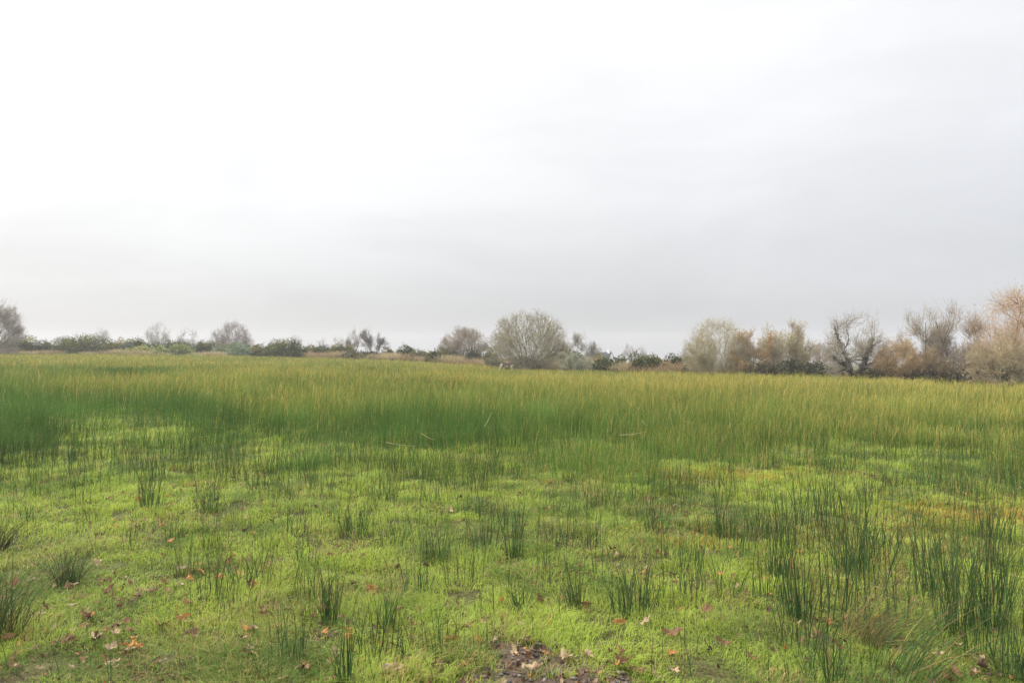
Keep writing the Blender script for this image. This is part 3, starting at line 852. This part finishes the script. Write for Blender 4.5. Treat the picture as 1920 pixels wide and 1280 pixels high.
def grass_mass():
    x, y, r = scatter(10500, 1.2, 2.5, 26, 5)
    thin = vnoise(x, y, .34, 81, 3)
    keep = (thin > r.uniform(.24, .41, len(x))) & (soil_bare(x, y) < .5)
    keep &= r.uniform(0, 1, len(x)) > .55 * rush_mask(x, y)
    x, y = x[keep], y[keep]; n = len(x)
    z = ground_z(x, y) - .01
    tuft = vnoise(x, y, .22, 82, 2)
    big = vnoise(x, y, 1.1, 83, 2)
    h = (.022 + .075 * tuft * (.5 + big)) * r.uniform(.6, 1.35, n) * (1 + .9 * sstep(y, 6, 14))
    # combed directions: neighbouring blades lean alike
    az = vnoise(x, y, .5, 84, 2) * 12.0 + r.normal(0, 1.25, n)
    ln = r.uniform(.3, 1.5, n)
    dx, dy = np.cos(az) * ln, np.sin(az) * ln
    o = np.ones(n)
    p0 = np.stack([x, y, z], 1)
    P = np.stack([p0, p0 + np.stack([dx * .30, dy * .30, o * .65], 1) * h[:, None], p0 + np.stack([dx * .95, dy * .95, o * (1.0 - .2 * ln)], 1) * h[:, None]], 1)
    w = np.maximum(.0016, y * .00042) * r.uniform(.7, 1.3, n)
    wa = az + np.pi / 2 + r.normal(0, .5, n)
    S = np.stack([np.cos(wa), np.sin(wa), np.zeros(n)], 1)[:, None] * (w[:, None] * np.array([1, .9, .2])[None])[:, :, None]
    V, Qd = ribbons(P, S)
    a = vnoise(x, y, 1.6, 85, 3)[:, None]; b = vnoise(x, y, .35, 86, 2)[:, None]
    lime = np.array([.345, .43, .068]); mid = np.array([.265, .35, .060]); deep = np.array([.13, .20, .045]); straw = np.array([.42, .33, .13]); rust = np.array([.42, .25, .05])
    f = np.clip((a - .5) * 1.6 + (b - .5) * 1.8 + .52 + r.normal(0, .26, (n, 1)), 0, 1)
    f = np.clip(f - .14 * (y[:, None] < 3.9) * sstep(4.2 - y[:, None], 0, 1.2), 0, 1)
    c = np.where(f > .5, mid + (lime - mid) * (f - .5) * 2, deep + (mid - deep) * f * 2)
    sd = r.uniform(0, 1, n) < .05 + .32 * sstep(vnoise(x, y, .45, 87, 3), .45, .75)
    c[sd] = straw * r.uniform(.6, 1.1, (sd.sum(), 1))
    rp = np.zeros(n)
    for cx, cyy, rx, ry, am in ((4.5, 6.6, .7, .45, .6), (1.55, 5.75, .45, .3, .4), (5.6, 6.8, .6, .5, .4), (3.6, 6.0, .5, .3, .25), (3.0, 8.6, 1.0, .5, .3)):
        rp += am * np.exp(-(((x - cx) / rx) ** 2 + ((y - cyy) / ry) ** 2))
    k = r.uniform(0, 1, n) < rp
    c[k] = rust * r.uniform(.7, 1.2, (k.sum(), 1))
    C = np.repeat(c[:, None], 6, 1)
    # moss and thatch close to the soil
    mx, my, r2 = scatter(7000, 1.6, 2.5, 15, 6)
    kk = soil_bare(mx, my) < .62
    mx, my = mx[kk], my[kk]; m = len(mx)
    hh = r2.uniform(.006, .022, m); a2 = r2.uniform(0, 6.283, m); l2 = r2.uniform(.5, 2.6, m)
    q0 = np.stack([mx, my, ground_z(mx, my) - .004], 1)
    PM = np.stack([q0, q0 + np.stack([np.cos(a2) * l2 * .5, np.sin(a2) * l2 * .5, np.full(m, .7)], 1) * hh[:, None], q0 + np.stack([np.cos(a2) * l2, np.sin(a2) * l2, np.full(m, .9)], 1) * hh[:, None]], 1)
    w2 = np.maximum(.0022, my * .0006) * r2.uniform(.7, 1.4, m); a3 = a2 + 1.57 + r2.normal(0, .4, m)
    SM = np.stack([np.cos(a3), np.sin(a3), np.zeros(m)], 1)[:, None] * (w2[:, None] * np.array([.8, 1, .3])[None])[:, :, None]
    VM, QM = ribbons(PM, SM)
    mv = vnoise(mx, my, .28, 88, 3)[:, None] + r2.normal(0, .10, (m, 1))
    cm = np.where(mv > .56, np.array([.26, .31, .04]), np.where(mv > .38, np.array([.18, .24, .045]), np.array([.15, .12, .055]))) * r2.uniform(.6, 1.3, (m, 1))
    V = np.concatenate([V, VM]); Qd = np.concatenate([Qd, QM + n * 6]); C = np.concatenate([C.reshape(-1, 3), np.repeat(cm, 6, 0)])
    o = build("grass", V, Qd, mat=M_GRASS, cols=np.clip(C, .002, 1))
    tag(o, "short bright green grass of the near field", "grass", kind="stuff")


grass_mass()


def sparse_rush():
    """the thin lone stems between the clumps: too many and too fine to count"""
    x, y, r = scatter(330, .6, 3.2, 13.5, 8)
    dens = .13 + .40 * sstep(y, 4.5, 9.5) * (.3 + 1.4 * sstep(vnoise(x, y, .9, 91, 2), .42, .68)) + .35 * sstep(x / y, .25, .6) * sstep(vnoise(x, y, .6, 92, 2), .4, .65)
    dens = dens * (.12 + 1.3 * sstep(vnoise(x, y, .30, 94, 2), .46, .64))
    k = (r.uniform(0, 1, len(x)) < dens) & (soil_bare(x, y) < .3)
    x, y = x[k], y[k]; n = len(x)
    z = ground_z(x, y) - .02
    h = r.uniform(.16, .42, n) * (.8 + .5 * sstep(y, 5, 9))
    az = r.uniform(0, 2 * np.pi, n); ln = np.abs(r.normal(0, .22, n))
    dx, dy = np.cos(az) * ln, np.sin(az) * ln
    o = np.ones(n); p0 = np.stack([x, y, z], 1)
    P = np.stack([p0, p0 + np.stack([dx * .4, dy * .4, o * .5], 1) * h[:, None], p0 + np.stack([dx * 1.1, dy * 1.1, o * (1 - .2 * ln)], 1) * h[:, None]], 1)
    rr = np.maximum(.0016, y * .00026)[:, None] * np.array([1, .9, .4])[None]
    V, Qd = tubes(P, rr, 3)
    c = np.array([.062, .128, .036])[None] * r.uniform(.6, 1.5, (n, 1))
    s = r.uniform(0, 1, n) < .12; c[s] = np.array([.34, .25, .09])
    o = build("rush_stems", V, Qd, mat=M_RUSH, cols=np.repeat(c, 9, 0), smooth=True)
    tag(o, "single thin rush stems thinly scattered through the short grass", "rush stems", kind="stuff")


sparse_rush()


# rush clumps that stand apart in the near grass
def clump_mesh(n, seed, h=1.0, spread=.1, fan=.25, lean=(0, 0), col=(.062, .124, .038), straw=.08, rad=.0021):
    r = np.random.default_rng(seed)
    a = r.uniform(0, 2 * np.pi, n); q = spread * np.sqrt(r.uniform(0, 1, n))
    x, y = np.cos(a) * q, np.sin(a) * q
    ln = fan * r.normal(0, .55, (n, 2)) + np.stack([x, y], 1) / max(spread, .01) * fan * .5 + np.array(lean)
    hh = h * r.uniform(.3, 1.05, n)
    o = np.ones(n); p0 = np.stack([x, y, -.03 * o], 1)
    tilt = np.linalg.norm(ln, axis=1)
    def pt(f, g):
        return p0 + np.stack([ln[:, 0] * g, ln[:, 1] * g, f * (1 - .25 * np.minimum(tilt, 1.5) * f)], 1) * hh[:, None]
    P = np.stack([p0, pt(.33, .22), pt(.68, .6), pt(1.0, 1.08)], 1)
    br = r.uniform(0, 1, n) < .08        # a few snapped stems
    P[br, 3] = P[br, 2] + np.stack([r.normal(0, .2, br.sum()), r.normal(0, .2, br.sum()), -r.uniform(.02, .2, br.sum())], 1) * h
    rr = rad * r.uniform(.8, 1.25, n)[:, None] * np.array([1.0, 1.0, .8, .35])[None]
    V, Qd = tubes(P, rr, 4)
    c = np.array(col)[None] * r.uniform(.65, 1.45, (n, 1)) * (1 + r.normal(0, .06, (n, 3)))
    s = r.uniform(0, 1, n) < straw
    c[s] = np.array([.36, .26, .10]) * r.uniform(.6, 1.1, (s.sum(), 1))
    tip = np.array([.16, .10, .045])
    C = np.repeat(c[:, None], 4, 1); C[:, 3] = C[:, 3] * .6 + tip * .4
    C = np.repeat(C[:, :, None], 4, 2)
    b = Bag(); b.add(V, Qd, C.reshape(-1, 3))
    # brown seed heads a little below some tips
    m = max(1, n // 8); i = r.integers(0, n, m)
    q = P[i, 2] * .45 + P[i, 3] * .55 + r.normal(0, .004, (m, 3))
    hb = Bag()
    for k in range(5):
        leaf_cards(b, q + r.normal(0, .007, (m, 3)), .010, (.13, .10, .045), r)
    return b, Qd


def clump(px, py, h_px, n, w_px, label, group=None, lean=(0, 0), fan=.25, seed=1, name="rush_clump", col=(.062, .124, .038), straw=.08, cat="rushes", rad=.0021):
    x, d = foot(px, py)
    h = h_px * d / F; sp = w_px * .5 * d / F
    b, _ = clump_mesh(n, seed, h, sp * .7, fan, lean, col, straw, max(rad, d * .00027))
    o = b.make(name, M_RUSH, smooth=True)
    o.location = (x, d, float(ground_z(x, d)))
    tag(o, label, cat, group)
    return o


scat = "rush clumps scattered through the short grass"
clump(1792, 1185, 245, 84, 100, "tallest dark rush clump near the right edge, its stems fanning from one base", fan=.22, seed=201, straw=.12)
clump(1856, 1180, 225, 48, 70, "thinner upright rush clump close to the right of the tallest clump", fan=.18, seed=202)
clump(1735, 1115, 150, 48, 84, "mid-height rush clump behind and left of the tallest clump", fan=.3, seed=203)
clump(1690, 1268, 190, 46, 150, "rush clump with stems slanting up to the right in front of the tallest clump", lean=(.75, .1), fan=.3, seed=204, straw=.25)
clump(1605, 1205, 150, 190, 110, "pale matted grass tussock combed over to the right", lean=(.8, .1), fan=.5, seed=205, name="grass_tussock", col=(.12, .15, .055), straw=.35, cat="tussock", rad=.0013)
clump(1492, 1160, 190, 54, 72, "stiff rush clump left of the combed over tussock", fan=.2, seed=206)
clump(1462, 1085, 125, 50, 60, "dense dark rush clump behind the stiff clump, left of the tussock", fan=.2, seed=207)
clump(1592, 1068, 135, 76, 110, "wide bushy rush clump behind the combed over tussock", fan=.35, seed=208)
clump(1545, 1275, 140, 44, 110, "short rush clump at the bottom edge left of the slanting clump", fan=.35, seed=209)
clump(1900, 1272, 150, 52, 90, "rush clump in the bottom right corner", fan=.3, seed=210)
clump(130, 1095, 90, 110, 56, "bushy dark green tussock standing alone in the left grass", fan=.45, seed=211, name="grass_tussock", col=(.075, .115, .045), straw=.1, cat="tussock", rad=.0016)
clump(-6, 1032, 78, 60, 50, "olive rush tuft leaning in from the left edge", lean=(.35, 0), fan=.4, seed=212, col=(.07, .085, .03))
clump(2, 1190, 160, 150, 110, "large dark tussock cut off by the left edge", lean=(.15, 0), fan=.4, seed=213, name="grass_tussock", col=(.075, .12, .045), straw=.1, cat="tussock", rad=.0016)
clump(283, 958, 112, 26, 50, "tall thin rush clump beside the bare hollow with orange leaves at the left", fan=.18, seed=214)
clump(500, 918, 58, 70, 90, "low dense blue green rush clump in the bright grass left of centre", fan=.3, seed=215)
clump(662, 1003, 92, 44, 80, "spread-out dark rush clump left of centre in the middle of the bright grass", fan=.3, seed=216)
clump(620, 1165, 125, 34, 46, "upright rush clump with an orange leaf at its right", fan=.2, seed=217)
clump(650, 1275, 150, 20, 40, "thin rush clump at the bottom edge below the upright clump", fan=.16, seed=218)
clump(722, 1175, 85, 26, 50, "short bright green rush clump right of the upright clump", fan=.3, seed=219, col=(.07, .15, .035))
clump(756, 1240, 90, 8, 10, "thin spike of few rush stems near the bottom left of centre", fan=.1, seed=220, col=(.06, .13, .035))
clump(966, 1045, 105, 30, 46, "slim rush clump in the middle of the picture's bright grass", fan=.18, seed=221)
clump(976, 1150, 95, 24, 36, "rush clump spreading in a V just behind the bare stony patch", fan=.5, seed=222)
clump(1076, 1140, 125, 34, 44, "tall rush clump right of the V-shaped one", fan=.2, seed=223)
clump(1185, 1145, 125, 64, 120, "widest loose rush clump behind the bare stony patch, right of centre", fan=.28, seed=224)
clump(1352, 1010, 120, 54, 70, "rush clump at the left end of the thicker right hand rushes", fan=.22, seed=225)
clump(40, 872, 78, 160, 190, "big dark green rush stand at the left edge of the bright clearing", fan=.22, seed=226, col=(.035, .072, .028))
clump(135, 872, 55, 36, 30, "small isolated dark clump just right of the big left edge stand", fan=.2, seed=227)
r_ = np.random.default_rng(77)
protos = []
for k in range(8):
    b, _ = clump_mesh(int(r_.integers(8, 26)), 300 + k, 1.0, r_.uniform(.2, .5), r_.uniform(.15, .35), straw=.12, rad=.0058)
    protos.append(b.make("rush_clump", M_RUSH, smooth=True))
placed = 0
spots = [(365, 895), (400, 962), (437, 975), (535, 948), (300, 905), (330, 880), (745, 1003), (690, 955), (880, 965), (955, 1003), (1030, 965), (1110, 955), (1235, 1128), (1355, 1115), (1470, 965), (1450, 1030),
         (1385, 935), (1550, 965), (1640, 950), (1740, 930), (1540, 1020), (1660, 1030), (1700, 985), (1830, 930), (1880, 985), (1230, 925), (1290, 915), (560, 1000), (590, 905), (830, 915), (450, 880), (240, 880), (180, 905), (825, 1215), (560, 1110), (400, 1050), (355, 1075), (475, 1100)]
while len(spots) < 160:
    px, py = r_.uniform(-20, 1940), 880 + 190 * r_.uniform(0, 1) ** 1.8
    if 80 < px < 260 and py > 900: continue
    if px < 1250 and py > 985 and r_.uniform() < .6: continue
    spots.append((px, py))
for k, (px, py) in enumerate(spots):
    src = protos[k % 8]
    o = src if k < 8 else src.copy()
    if k >= 8: COL.objects.link(o)
    x, d = foot(px, py)
    s = r_.uniform(.26, .46) * (.85 + .02 * d)
    o.location = (x, d, float(ground_z(x, d)))
    o.scale = (s, s, s * r_.uniform(.85, 1.2)); o.rotation_euler = (0, 0, r_.uniform(0, 6.28))
    tag(o, "small loose clump of thin dark rushes growing in the short grass", "rushes", scat)

sgroup = "rush clumps of the loose stand at the near right"
near = [(1440, 1125), (1560, 1150), (1625, 1110), (1668, 1150), (1770, 1090), (1825, 1110), (1880, 1130), (1912, 1180), (1850, 1235), (1500, 1215), (1590, 1020), (1640, 1040), (1720, 1050),
        (1780, 1020), (1860, 1060), (1480, 1020), (1520, 985)]
for k, (px, py) in enumerate(near):
    o = protos[(k * 3 + 1) % 8].copy(); COL.objects.link(o)
    x, d = foot(px, py)
    s = r_.uniform(.40, .62)
    o.location = (x, d, float(ground_z(x, d)))
    o.scale = (s * .9, s * .9, s * r_.uniform(.9, 1.25)); o.rotation_euler = (0, 0, r_.uniform(0, 6.28))
    tag(o, "taller loose rush clump within the stand of rushes at the near right", "rushes", sgroup)

mgroup = "thin rush clumps of the open middle of the near grass"
mid = [(1140, 1085), (1035, 1075), (1110, 1030), (900, 1035), (870, 1095), (800, 1050), (560, 1060), (590, 1130), (500, 1035), (450, 1150), (400, 1120), (330, 1010), (245, 1010), (170, 985), (1240, 1060), (1290, 1120), (1300, 1060), (770, 1110), (700, 1225), (545, 1235), (900, 1225), (370, 935)]
for k, (px, py) in enumerate(mid):
    o = protos[(k * 5 + 2) % 8].copy(); COL.objects.link(o)
    x, d = foot(px, py)
    s = r_.uniform(.24, .40)
    o.location = (x, d, float(ground_z(x, d)))
    o.scale = (s * .9, s * .9, s * r_.uniform(.9, 1.3)); o.rotation_euler = (0, 0, r_.uniform(0, 6.28))
    tag(o, "thin loose rush clump standing in the open middle of the near grass", "rushes", mgroup)

# pale snapped stems lying across the rush tops
for k, (px, py, d, l, az, el, lab) in enumerate([
        (752, 832, 9.7, .42, 5, -8, "long pale broken stem lying level across the rush front, left of centre"),
        (803, 818, 9.9, .22, 10, -28, "short pale broken stem slanting down right, next after the long level one"),
        (915, 786, 10.2, .24, 15, 62, "pale broken stem rising steeply above the rush front, near centre"),
        (1185, 812, 10.0, .36, -10, 8, "pale bent stem lying level in the rushes right of centre"),
        (1208, 792, 10.2, .12, 0, -45, "shortest pale broken stem above the level one, right of centre"),
        (1186, 845, 9.6, .3, 0, 85, "pale straw stem standing upright in the rush front")]):
    z = EYE - (py - HOR) * d / F
    dv = np.array([math.cos(R(az)) * math.cos(R(el)), math.sin(R(az)) * math.cos(R(el)), math.sin(R(el))])
    c = np.array([at(px, d), d, z])
    P = np.stack([c - dv * l / 2, c + np.array([0, 0, -.015]), c + dv * l / 2])[None]
    V, Qd = tubes(P - c, np.array([[.005, .0045, .002]]), 5)
    o = build("broken_stem", V, Qd, mat=M_RUSH, cols=np.tile(np.array([.50, .44, .24]), (len(V), 1)), smooth=True)
    o.location = c; tag(o, lab, "stem", "pale broken stems in the rushes")

# ------------------------------------------------------------------ bare stony patch
def dirt():
    r = np.random.default_rng(12)
    a = np.linspace(0, 2 * np.pi, 49)[:-1]
    rings = list(np.linspace(0, 1, 17))
    V = [(.17, 2.95)]
    for q in rings[1:]:
        rr = q * (1 + .12 * np.sin(a * 3 + 1) + .08 * np.sin(a * 7))
        V += list(zip(.17 + .47 * rr * np.cos(a), 2.95 + .80 * rr * np.sin(a)))
    V = np.array(V)
    z = ground_z(V[:, 0], V[:, 1]) + .012
    z[-48:] -= .03
    Qs, Ts = [], []
    for i in range(48): Ts.append((0, 1 + i, 1 + (i + 1) % 48))
    for k in range(15):
        for i in range(48):
            j = (i + 1) % 48; b = 1 + k * 48
            Qs.append((b + i, b + 48 + i, b + 48 + j, b + j))
    m = leafy_mat("wet soil", .5, 0, .35, False, (.062, .038, .022), var=9)
    o = build("dirt_patch", np.column_stack([V, z]), Qs, Ts, m, smooth=True)
    tag(o, kind="structure")
    # gravel: far too many small stones to count
    n = 1300
    a = r.uniform(0, 2 * np.pi, n); q = np.sqrt(r.uniform(0, 1, n))
    x, y = .17 + .44 * q * np.cos(a), 2.95 + .76 * q * np.sin(a)
    s = .004 + .014 * r.uniform(0, 1, n) ** 3
    z = ground_z(x, y) + .012 + s * .2
    ico = np.array([(1, 0, .1), (.3, .95, 0), (-.8, .6, .1), (-.8, -.6, -.05), (.3, -.95, .05), (.1, .1, .55), (0, 0, -.5)])
    tri = np.array([(0, 1, 5), (1, 2, 5), (2, 3, 5), (3, 4, 5), (4, 0, 5), (1, 0, 6), (2, 1, 6), (3, 2, 6), (4, 3, 6), (0, 4, 6)])
    th = r.uniform(0, 2 * np.pi, n)
    B = ico[None] * (1 + r.normal(0, .18, (n, 7, 3))) * s[:, None, None]
    c, sn = np.cos(th)[:, None], np.sin(th)[:, None]
    tiltx = r.normal(0, .4, n)[:, None]
    Vx = B[..., 0] * c - B[..., 1] * sn + x[:, None]; Vy = B[..., 0] * sn + B[..., 1] * c + y[:, None]; Vz = B[..., 2] + B[..., 0] * tiltx * .5 + z[:, None]
    T = (tri[None] + (np.arange(n) * 7)[:, None, None]).reshape(-1, 3)
    pal = np.array([(.075, .068, .066), (.10, .075, .062), (.05, .044, .042), (.13, .098, .082), (.17, .15, .135)])
    C = pal[r.integers(0, 5, n)] * r.uniform(.7, 1.2, (n, 1))
    g = build("gravel", np.stack([Vx, Vy, Vz], -1).reshape(-1, 3), None, T, M_STONE, np.repeat(C, 7, 0))
    tag(g, "small grey and reddish stones on the bare patch", "gravel", kind="stuff")


dirt()

# ------------------------------------------------------------------ fallen leaves
def leaf_mesh(seed, kind):
    r = np.random.default_rng(seed)
    if kind == 0:     # five lobed sycamore leaf
        ang = np.linspace(0, 2 * np.pi, 41)[:-1]
        rad = .30 + .22 * r.uniform(.4, .9) * np.maximum(np.cos(2.5 * (ang)), -0.2) + .05 * np.cos(15 * ang) + r.normal(0, .025, 40)
        rad *= 1 - .28 * (np.cos(ang - np.pi) > .8)
        O = np.stack([np.cos(ang) * rad, np.sin(ang) * rad], 1)
    else:             # long oak or willow like leaf
        ang = np.linspace(0, 2 * np.pi, 29)[:-1]
        rad = np.stack([np.cos(ang) * .52, np.sin(ang) * (.20 + .035 * np.cos(9 * ang))], 1)
        O = rad + r.normal(0, .012, rad.shape)
    inner = O * .5
    m = len(O)
    P2 = np.concatenate([[[0, 0]], inner, O])
    curl = r.uniform(.9, 2.4); ax = r.uniform(0, np.pi)
    uu = P2[:, 0] * np.cos(ax) + P2[:, 1] * np.sin(ax); vv = -P2[:, 0] * np.sin(ax) + P2[:, 1] * np.cos(ax)
    z = curl * uu ** 2 - r.uniform(-.6, .6) * vv ** 2 + .07 * np.sin(uu * 14 + vv * 9) + r.normal(0, .035, len(P2))
    V = np.column_stack([P2, z + .1])
    T = [(0, 1 + i, 1 + (i + 1) % m) for i in range(m)]
    Qd = [(1 + i, 1 + m + i, 1 + m + (i + 1) % m, 1 + (i + 1) % m) for i in range(m)]
    # stalk: a thin three sided stem
    s = np.array([[-.25, 0, .1], [-.45, .02, .12], [-.65, .06, .16]])[None]
    SV, SQ = tubes(s, np.array([[.012, .010, .008]]), 3)
    Qd = Qd + [tuple(q + len(V) for q in qq) for qq in SQ]
    V = np.concatenate([V, SV])
    return V, Qd, T


LEAFCOL = {
    "orange": ((.44, .22, .07), "curled orange fallen leaf lying in the short grass"),
    "tan": ((.36, .265, .16), "dry pale tan fallen leaf lying in the short grass"),
    "russet": ((.22, .125, .062), "dull brown fallen leaf lying in the short grass"),
    "dark": ((.085, .045, .030), "rotting dark brown fallen leaf lying in the short grass"),
}
lgroup = "fallen leaves strewn over the near grass"
leafproto = {}
for ci, (cn, (col, lab)) in enumerate(LEAFCOL.items()):
    leafproto[cn] = []
    for k in range(5):
        V, Qd, T = leaf_mesh(400 + ci * 10 + k, 0 if k < 4 else 1)
        rr = np.random.default_rng(500 + ci * 10 + k)
        cc = np.array(col) * rr.uniform(.8, 1.2)
        leafproto[cn].append([build("fallen_leaf", V, Qd, T, M_DRY, np.tile(cc, (len(V), 1)), smooth=True), False])


def put_leaf(px, py, cn, size, label=None, k=None, up=None, ground_off=.03):
    pr = leafproto[cn][int(r_.integers(0, 5)) if k is None else k]
    o = pr[0]
    if pr[1]:
        o = o.copy(); COL.objects.link(o)
    pr[1] = True
    x, d = foot(px, py)
    o.location = (x, d, float(ground_z(x, d)) + ground_off)
    o.scale = (size, size, size)
    t = r_.uniform(-.5, .5, 2) if up is None else (up, r_.uniform(-.3, .3))
    o.rotation_euler = (t[0], t[1], r_.uniform(0, 6.28) if up is None else r_.uniform(-.5, .5))
    tag(o, label or LEAFCOL[cn][1], "leaf", lgroup)


named = [
    (1030, 1178, "orange", .085, "light orange leaf standing on edge just behind the bare stony patch", 1.1),
    (1160, 1172, "orange", .10, "orange leaf over a dark one, right of the bare stony patch", .9),
    (992, 1235, "russet", .065, "small rust coloured leaf standing on the stones of the bare patch", .9),
    (1058, 1240, "tan", .12, "broad pinkish tan leaf lying flat on the bare stony patch", 0.05),
    (1000, 1262, "tan", .13, "largest tan leaf at the front of the bare stony patch", .05),
    (698, 1112, "orange", .11, "bright orange curled leaf right of the upright rush clump", .8),
    (845, 1205, "orange", .11, "deep orange leaf left of the bare stony patch", .9),
    (348, 1165, "orange", .10, "light orange leaf near the bottom left in front of a tuft", .9),
    (322, 1022, "orange", .11, "flat yellow orange leaf in the left grass below the tall thin rush clump", .2),
    (262, 942, "orange", .12, "orange leaf at the edge of the dark hollow at the left", .8),
    (20, 1205, "russet", .10, "reddish brown leaf low at the left edge", .3),
    (478, 1105, "orange", .10, "orange leaf cupped upright left of the upright rush clump", .8),
    (415, 1090, "orange", .09, "flat orange leaf left of the cupped one", .2),
    (1665, 1080, "tan", .07, "pale pink leaf caught behind the slanting rush stems", .9),
    (1024, 1025, "russet", .11, "dark red leaf in the bright grass right of the slim middle clump", .5),
    (1262, 1196, "russet", .14, "long reddish leaf lying sideways right of the bare stony patch", .2),
    (1098, 1142, "russet", .12, "brown leaf hanging upright on the stems of the tall rush clump", 1.4),
    (186, 1062, "tan", .10, "tan leaf beside the lone dark tussock", .7),
    (632, 1235, "tan", .12, "crumpled pale leaf at the foot of the bottom thin rush clump", .9),
    (738, 1262, "tan", .12, "crumpled cream and red leaf near the bottom edge left of centre", .7),
]
for px, py, cn, s, lab, up in named:
    put_leaf(px, py, cn, s * .82, lab, up=up, ground_off=.035 if "bare patch" not in lab and "stony patch" not in lab else .03)
cnames = list(LEAFCOL)
placed = 0
while placed < 262:
    px = r_.uniform(-10, 1930); py = 885 + 390 * r_.uniform(0, 1) ** 1.1
    x, d = foot(px, py)
    dens = float(sstep(vnoise(np.array([x]), np.array([d]), .55, 99, 2), .38, .66)[0])
    dens *= 1.0 if px < 480 else (.55 if px < 1500 else .45)
    if r_.uniform() > dens: continue
    cn = cnames[int(r_.choice(4, p=[.13, .20, .42, .25]))]
    put_leaf(px, py, cn, r_.uniform(.045, .088), ground_off=r_.uniform(.010, .042))
    placed += 1

# beyond the leaves built one by one the strewn leaves go on as a mass
def leaf_mass():
    r = np.random.default_rng(67)
    n = 2600
    y = 2.7 + 8.5 * r.uniform(0, 1, n) ** 1.4; x = r.uniform(-1, 1, n) * (.80 * y + .3)
    near = np.zeros(n)
    for hx, hy, hr, ha in HOLLOWS: near += np.exp(-(((x - hx) / (hr * 1.2)) ** 2 + ((y - hy) / (hr * 1.2)) ** 2))
    pr = sstep(vnoise(x, y, .6, 99, 3), .42, .70) * np.where(x < -.25 * y, .60, .42) + .45 * near
    k = r.uniform(0, 1, n) < pr
    x, y = x[k], y[k]; n = len(x)
    z = ground_z(x, y) + r.uniform(.004, .034, n)
    pal = [(.21, .12, .06), (.33, .24, .14), (.085, .05, .034), (.40, .19, .06), (.17, .10, .06)]
    kinds = [leaf_mesh(700 + i, 0 if i % 3 else 1) for i in range(8)]
    b = Bag()
    for i in range(n):
        V, Qd, T = kinds[int(r.integers(0, 8))]
        s_ = r.uniform(.030, .070); t = r.uniform(0, 6.283); e1, e2 = r.normal(0, .5, 2)
        ct, st = math.cos(t), math.sin(t)
        W = V * s_
        Z = W[:, 2] + W[:, 0] * e1 + W[:, 1] * e2
        P = np.column_stack([W[:, 0] * ct - W[:, 1] * st + x[i], W[:, 0] * st + W[:, 1] * ct + y[i], Z + z[i]])
        c = np.array(pal[int(r.choice(5, p=[.36, .18, .22, .10, .14]))]) * r.uniform(.75, 1.25)
        b.add(P, np.array(Qd), np.tile(c, (len(P), 1)), np.array(T))
    o = b.make("fallen_leaves", M_DRY, smooth=True)
    tag(o, "smaller brown leaves strewn in drifts through the near grass", "fallen leaves", kind="stuff")


leaf_mass()


# crumbs of broken leaf and dead stem between the blades: nobody could count them
def litter():
    r = np.random.default_rng(66)
    n = 15000
    y = 2.6 + 9.5 * r.uniform(0, 1, n) ** 1.5; x = r.uniform(-1, 1, n) * (.82 * y + .4)
    k = vnoise(x, y, .45, 98, 3) > r.uniform(.36, .62, n)
    x, y = x[k], y[k]
    a = r.uniform(0, 6.283, 900); q = np.sqrt(r.uniform(0, 1, 900))
    x = np.concatenate([x, .18 + .42 * q * np.cos(a)]); y = np.concatenate([y, 2.95 + .8 * q * np.sin(a)])
    n = len(x)
    p = np.stack([x, y, ground_z(x, y) + r.uniform(.004, .032, n)], 1)
    pal = np.array([(.20, .10, .05), (.30, .19, .11), (.09, .055, .035), (.32, .17, .06), (.17, .11, .065)])
    b = Bag()
    for c in range(5):
        m = r.integers(0, 5, n) == c
        leaf_cards(b, p[m], .027, pal[c], r)
    o = b.make("leaf_litter", M_DRY)
    tag(o, "small brown crumbs of broken leaf between the grass blades", "leaf litter", kind="stuff")


litter()

# ------------------------------------------------------------------ mist
def haze():
    x0, x1, y0, y1, z0, z1 = -425, 425, -14, 455, -14, 11
    V = np.array([(x, y, z) for z in (z0, z1) for x, y in ((x0, y0), (x1, y0), (x1, y1), (x0, y1))], float)
    Qd = [(3, 2, 1, 0), (4, 5, 6, 7), (0, 1, 5, 4), (1, 2, 6, 5), (2, 3, 7, 6), (3, 0, 4, 7)]
    m = bpy.data.materials.new("mist"); m.use_nodes = True
    t = m.node_tree; t.nodes.clear()
    out = t.nodes.new("ShaderNodeOutputMaterial")
    vol = t.nodes.new("ShaderNodeVolumePrincipled")
    vol.inputs["Color"].default_value = (.94, .95, .97, 1)
    vol.inputs["Density"].default_value = .0009
    vol.inputs["Anisotropy"].default_value = .1
    t.links.new(vol.outputs[0], out.inputs["Volume"])
    o = build("haze", V, Qd, mat=m)
    o["kind"] = "stuff"


haze()
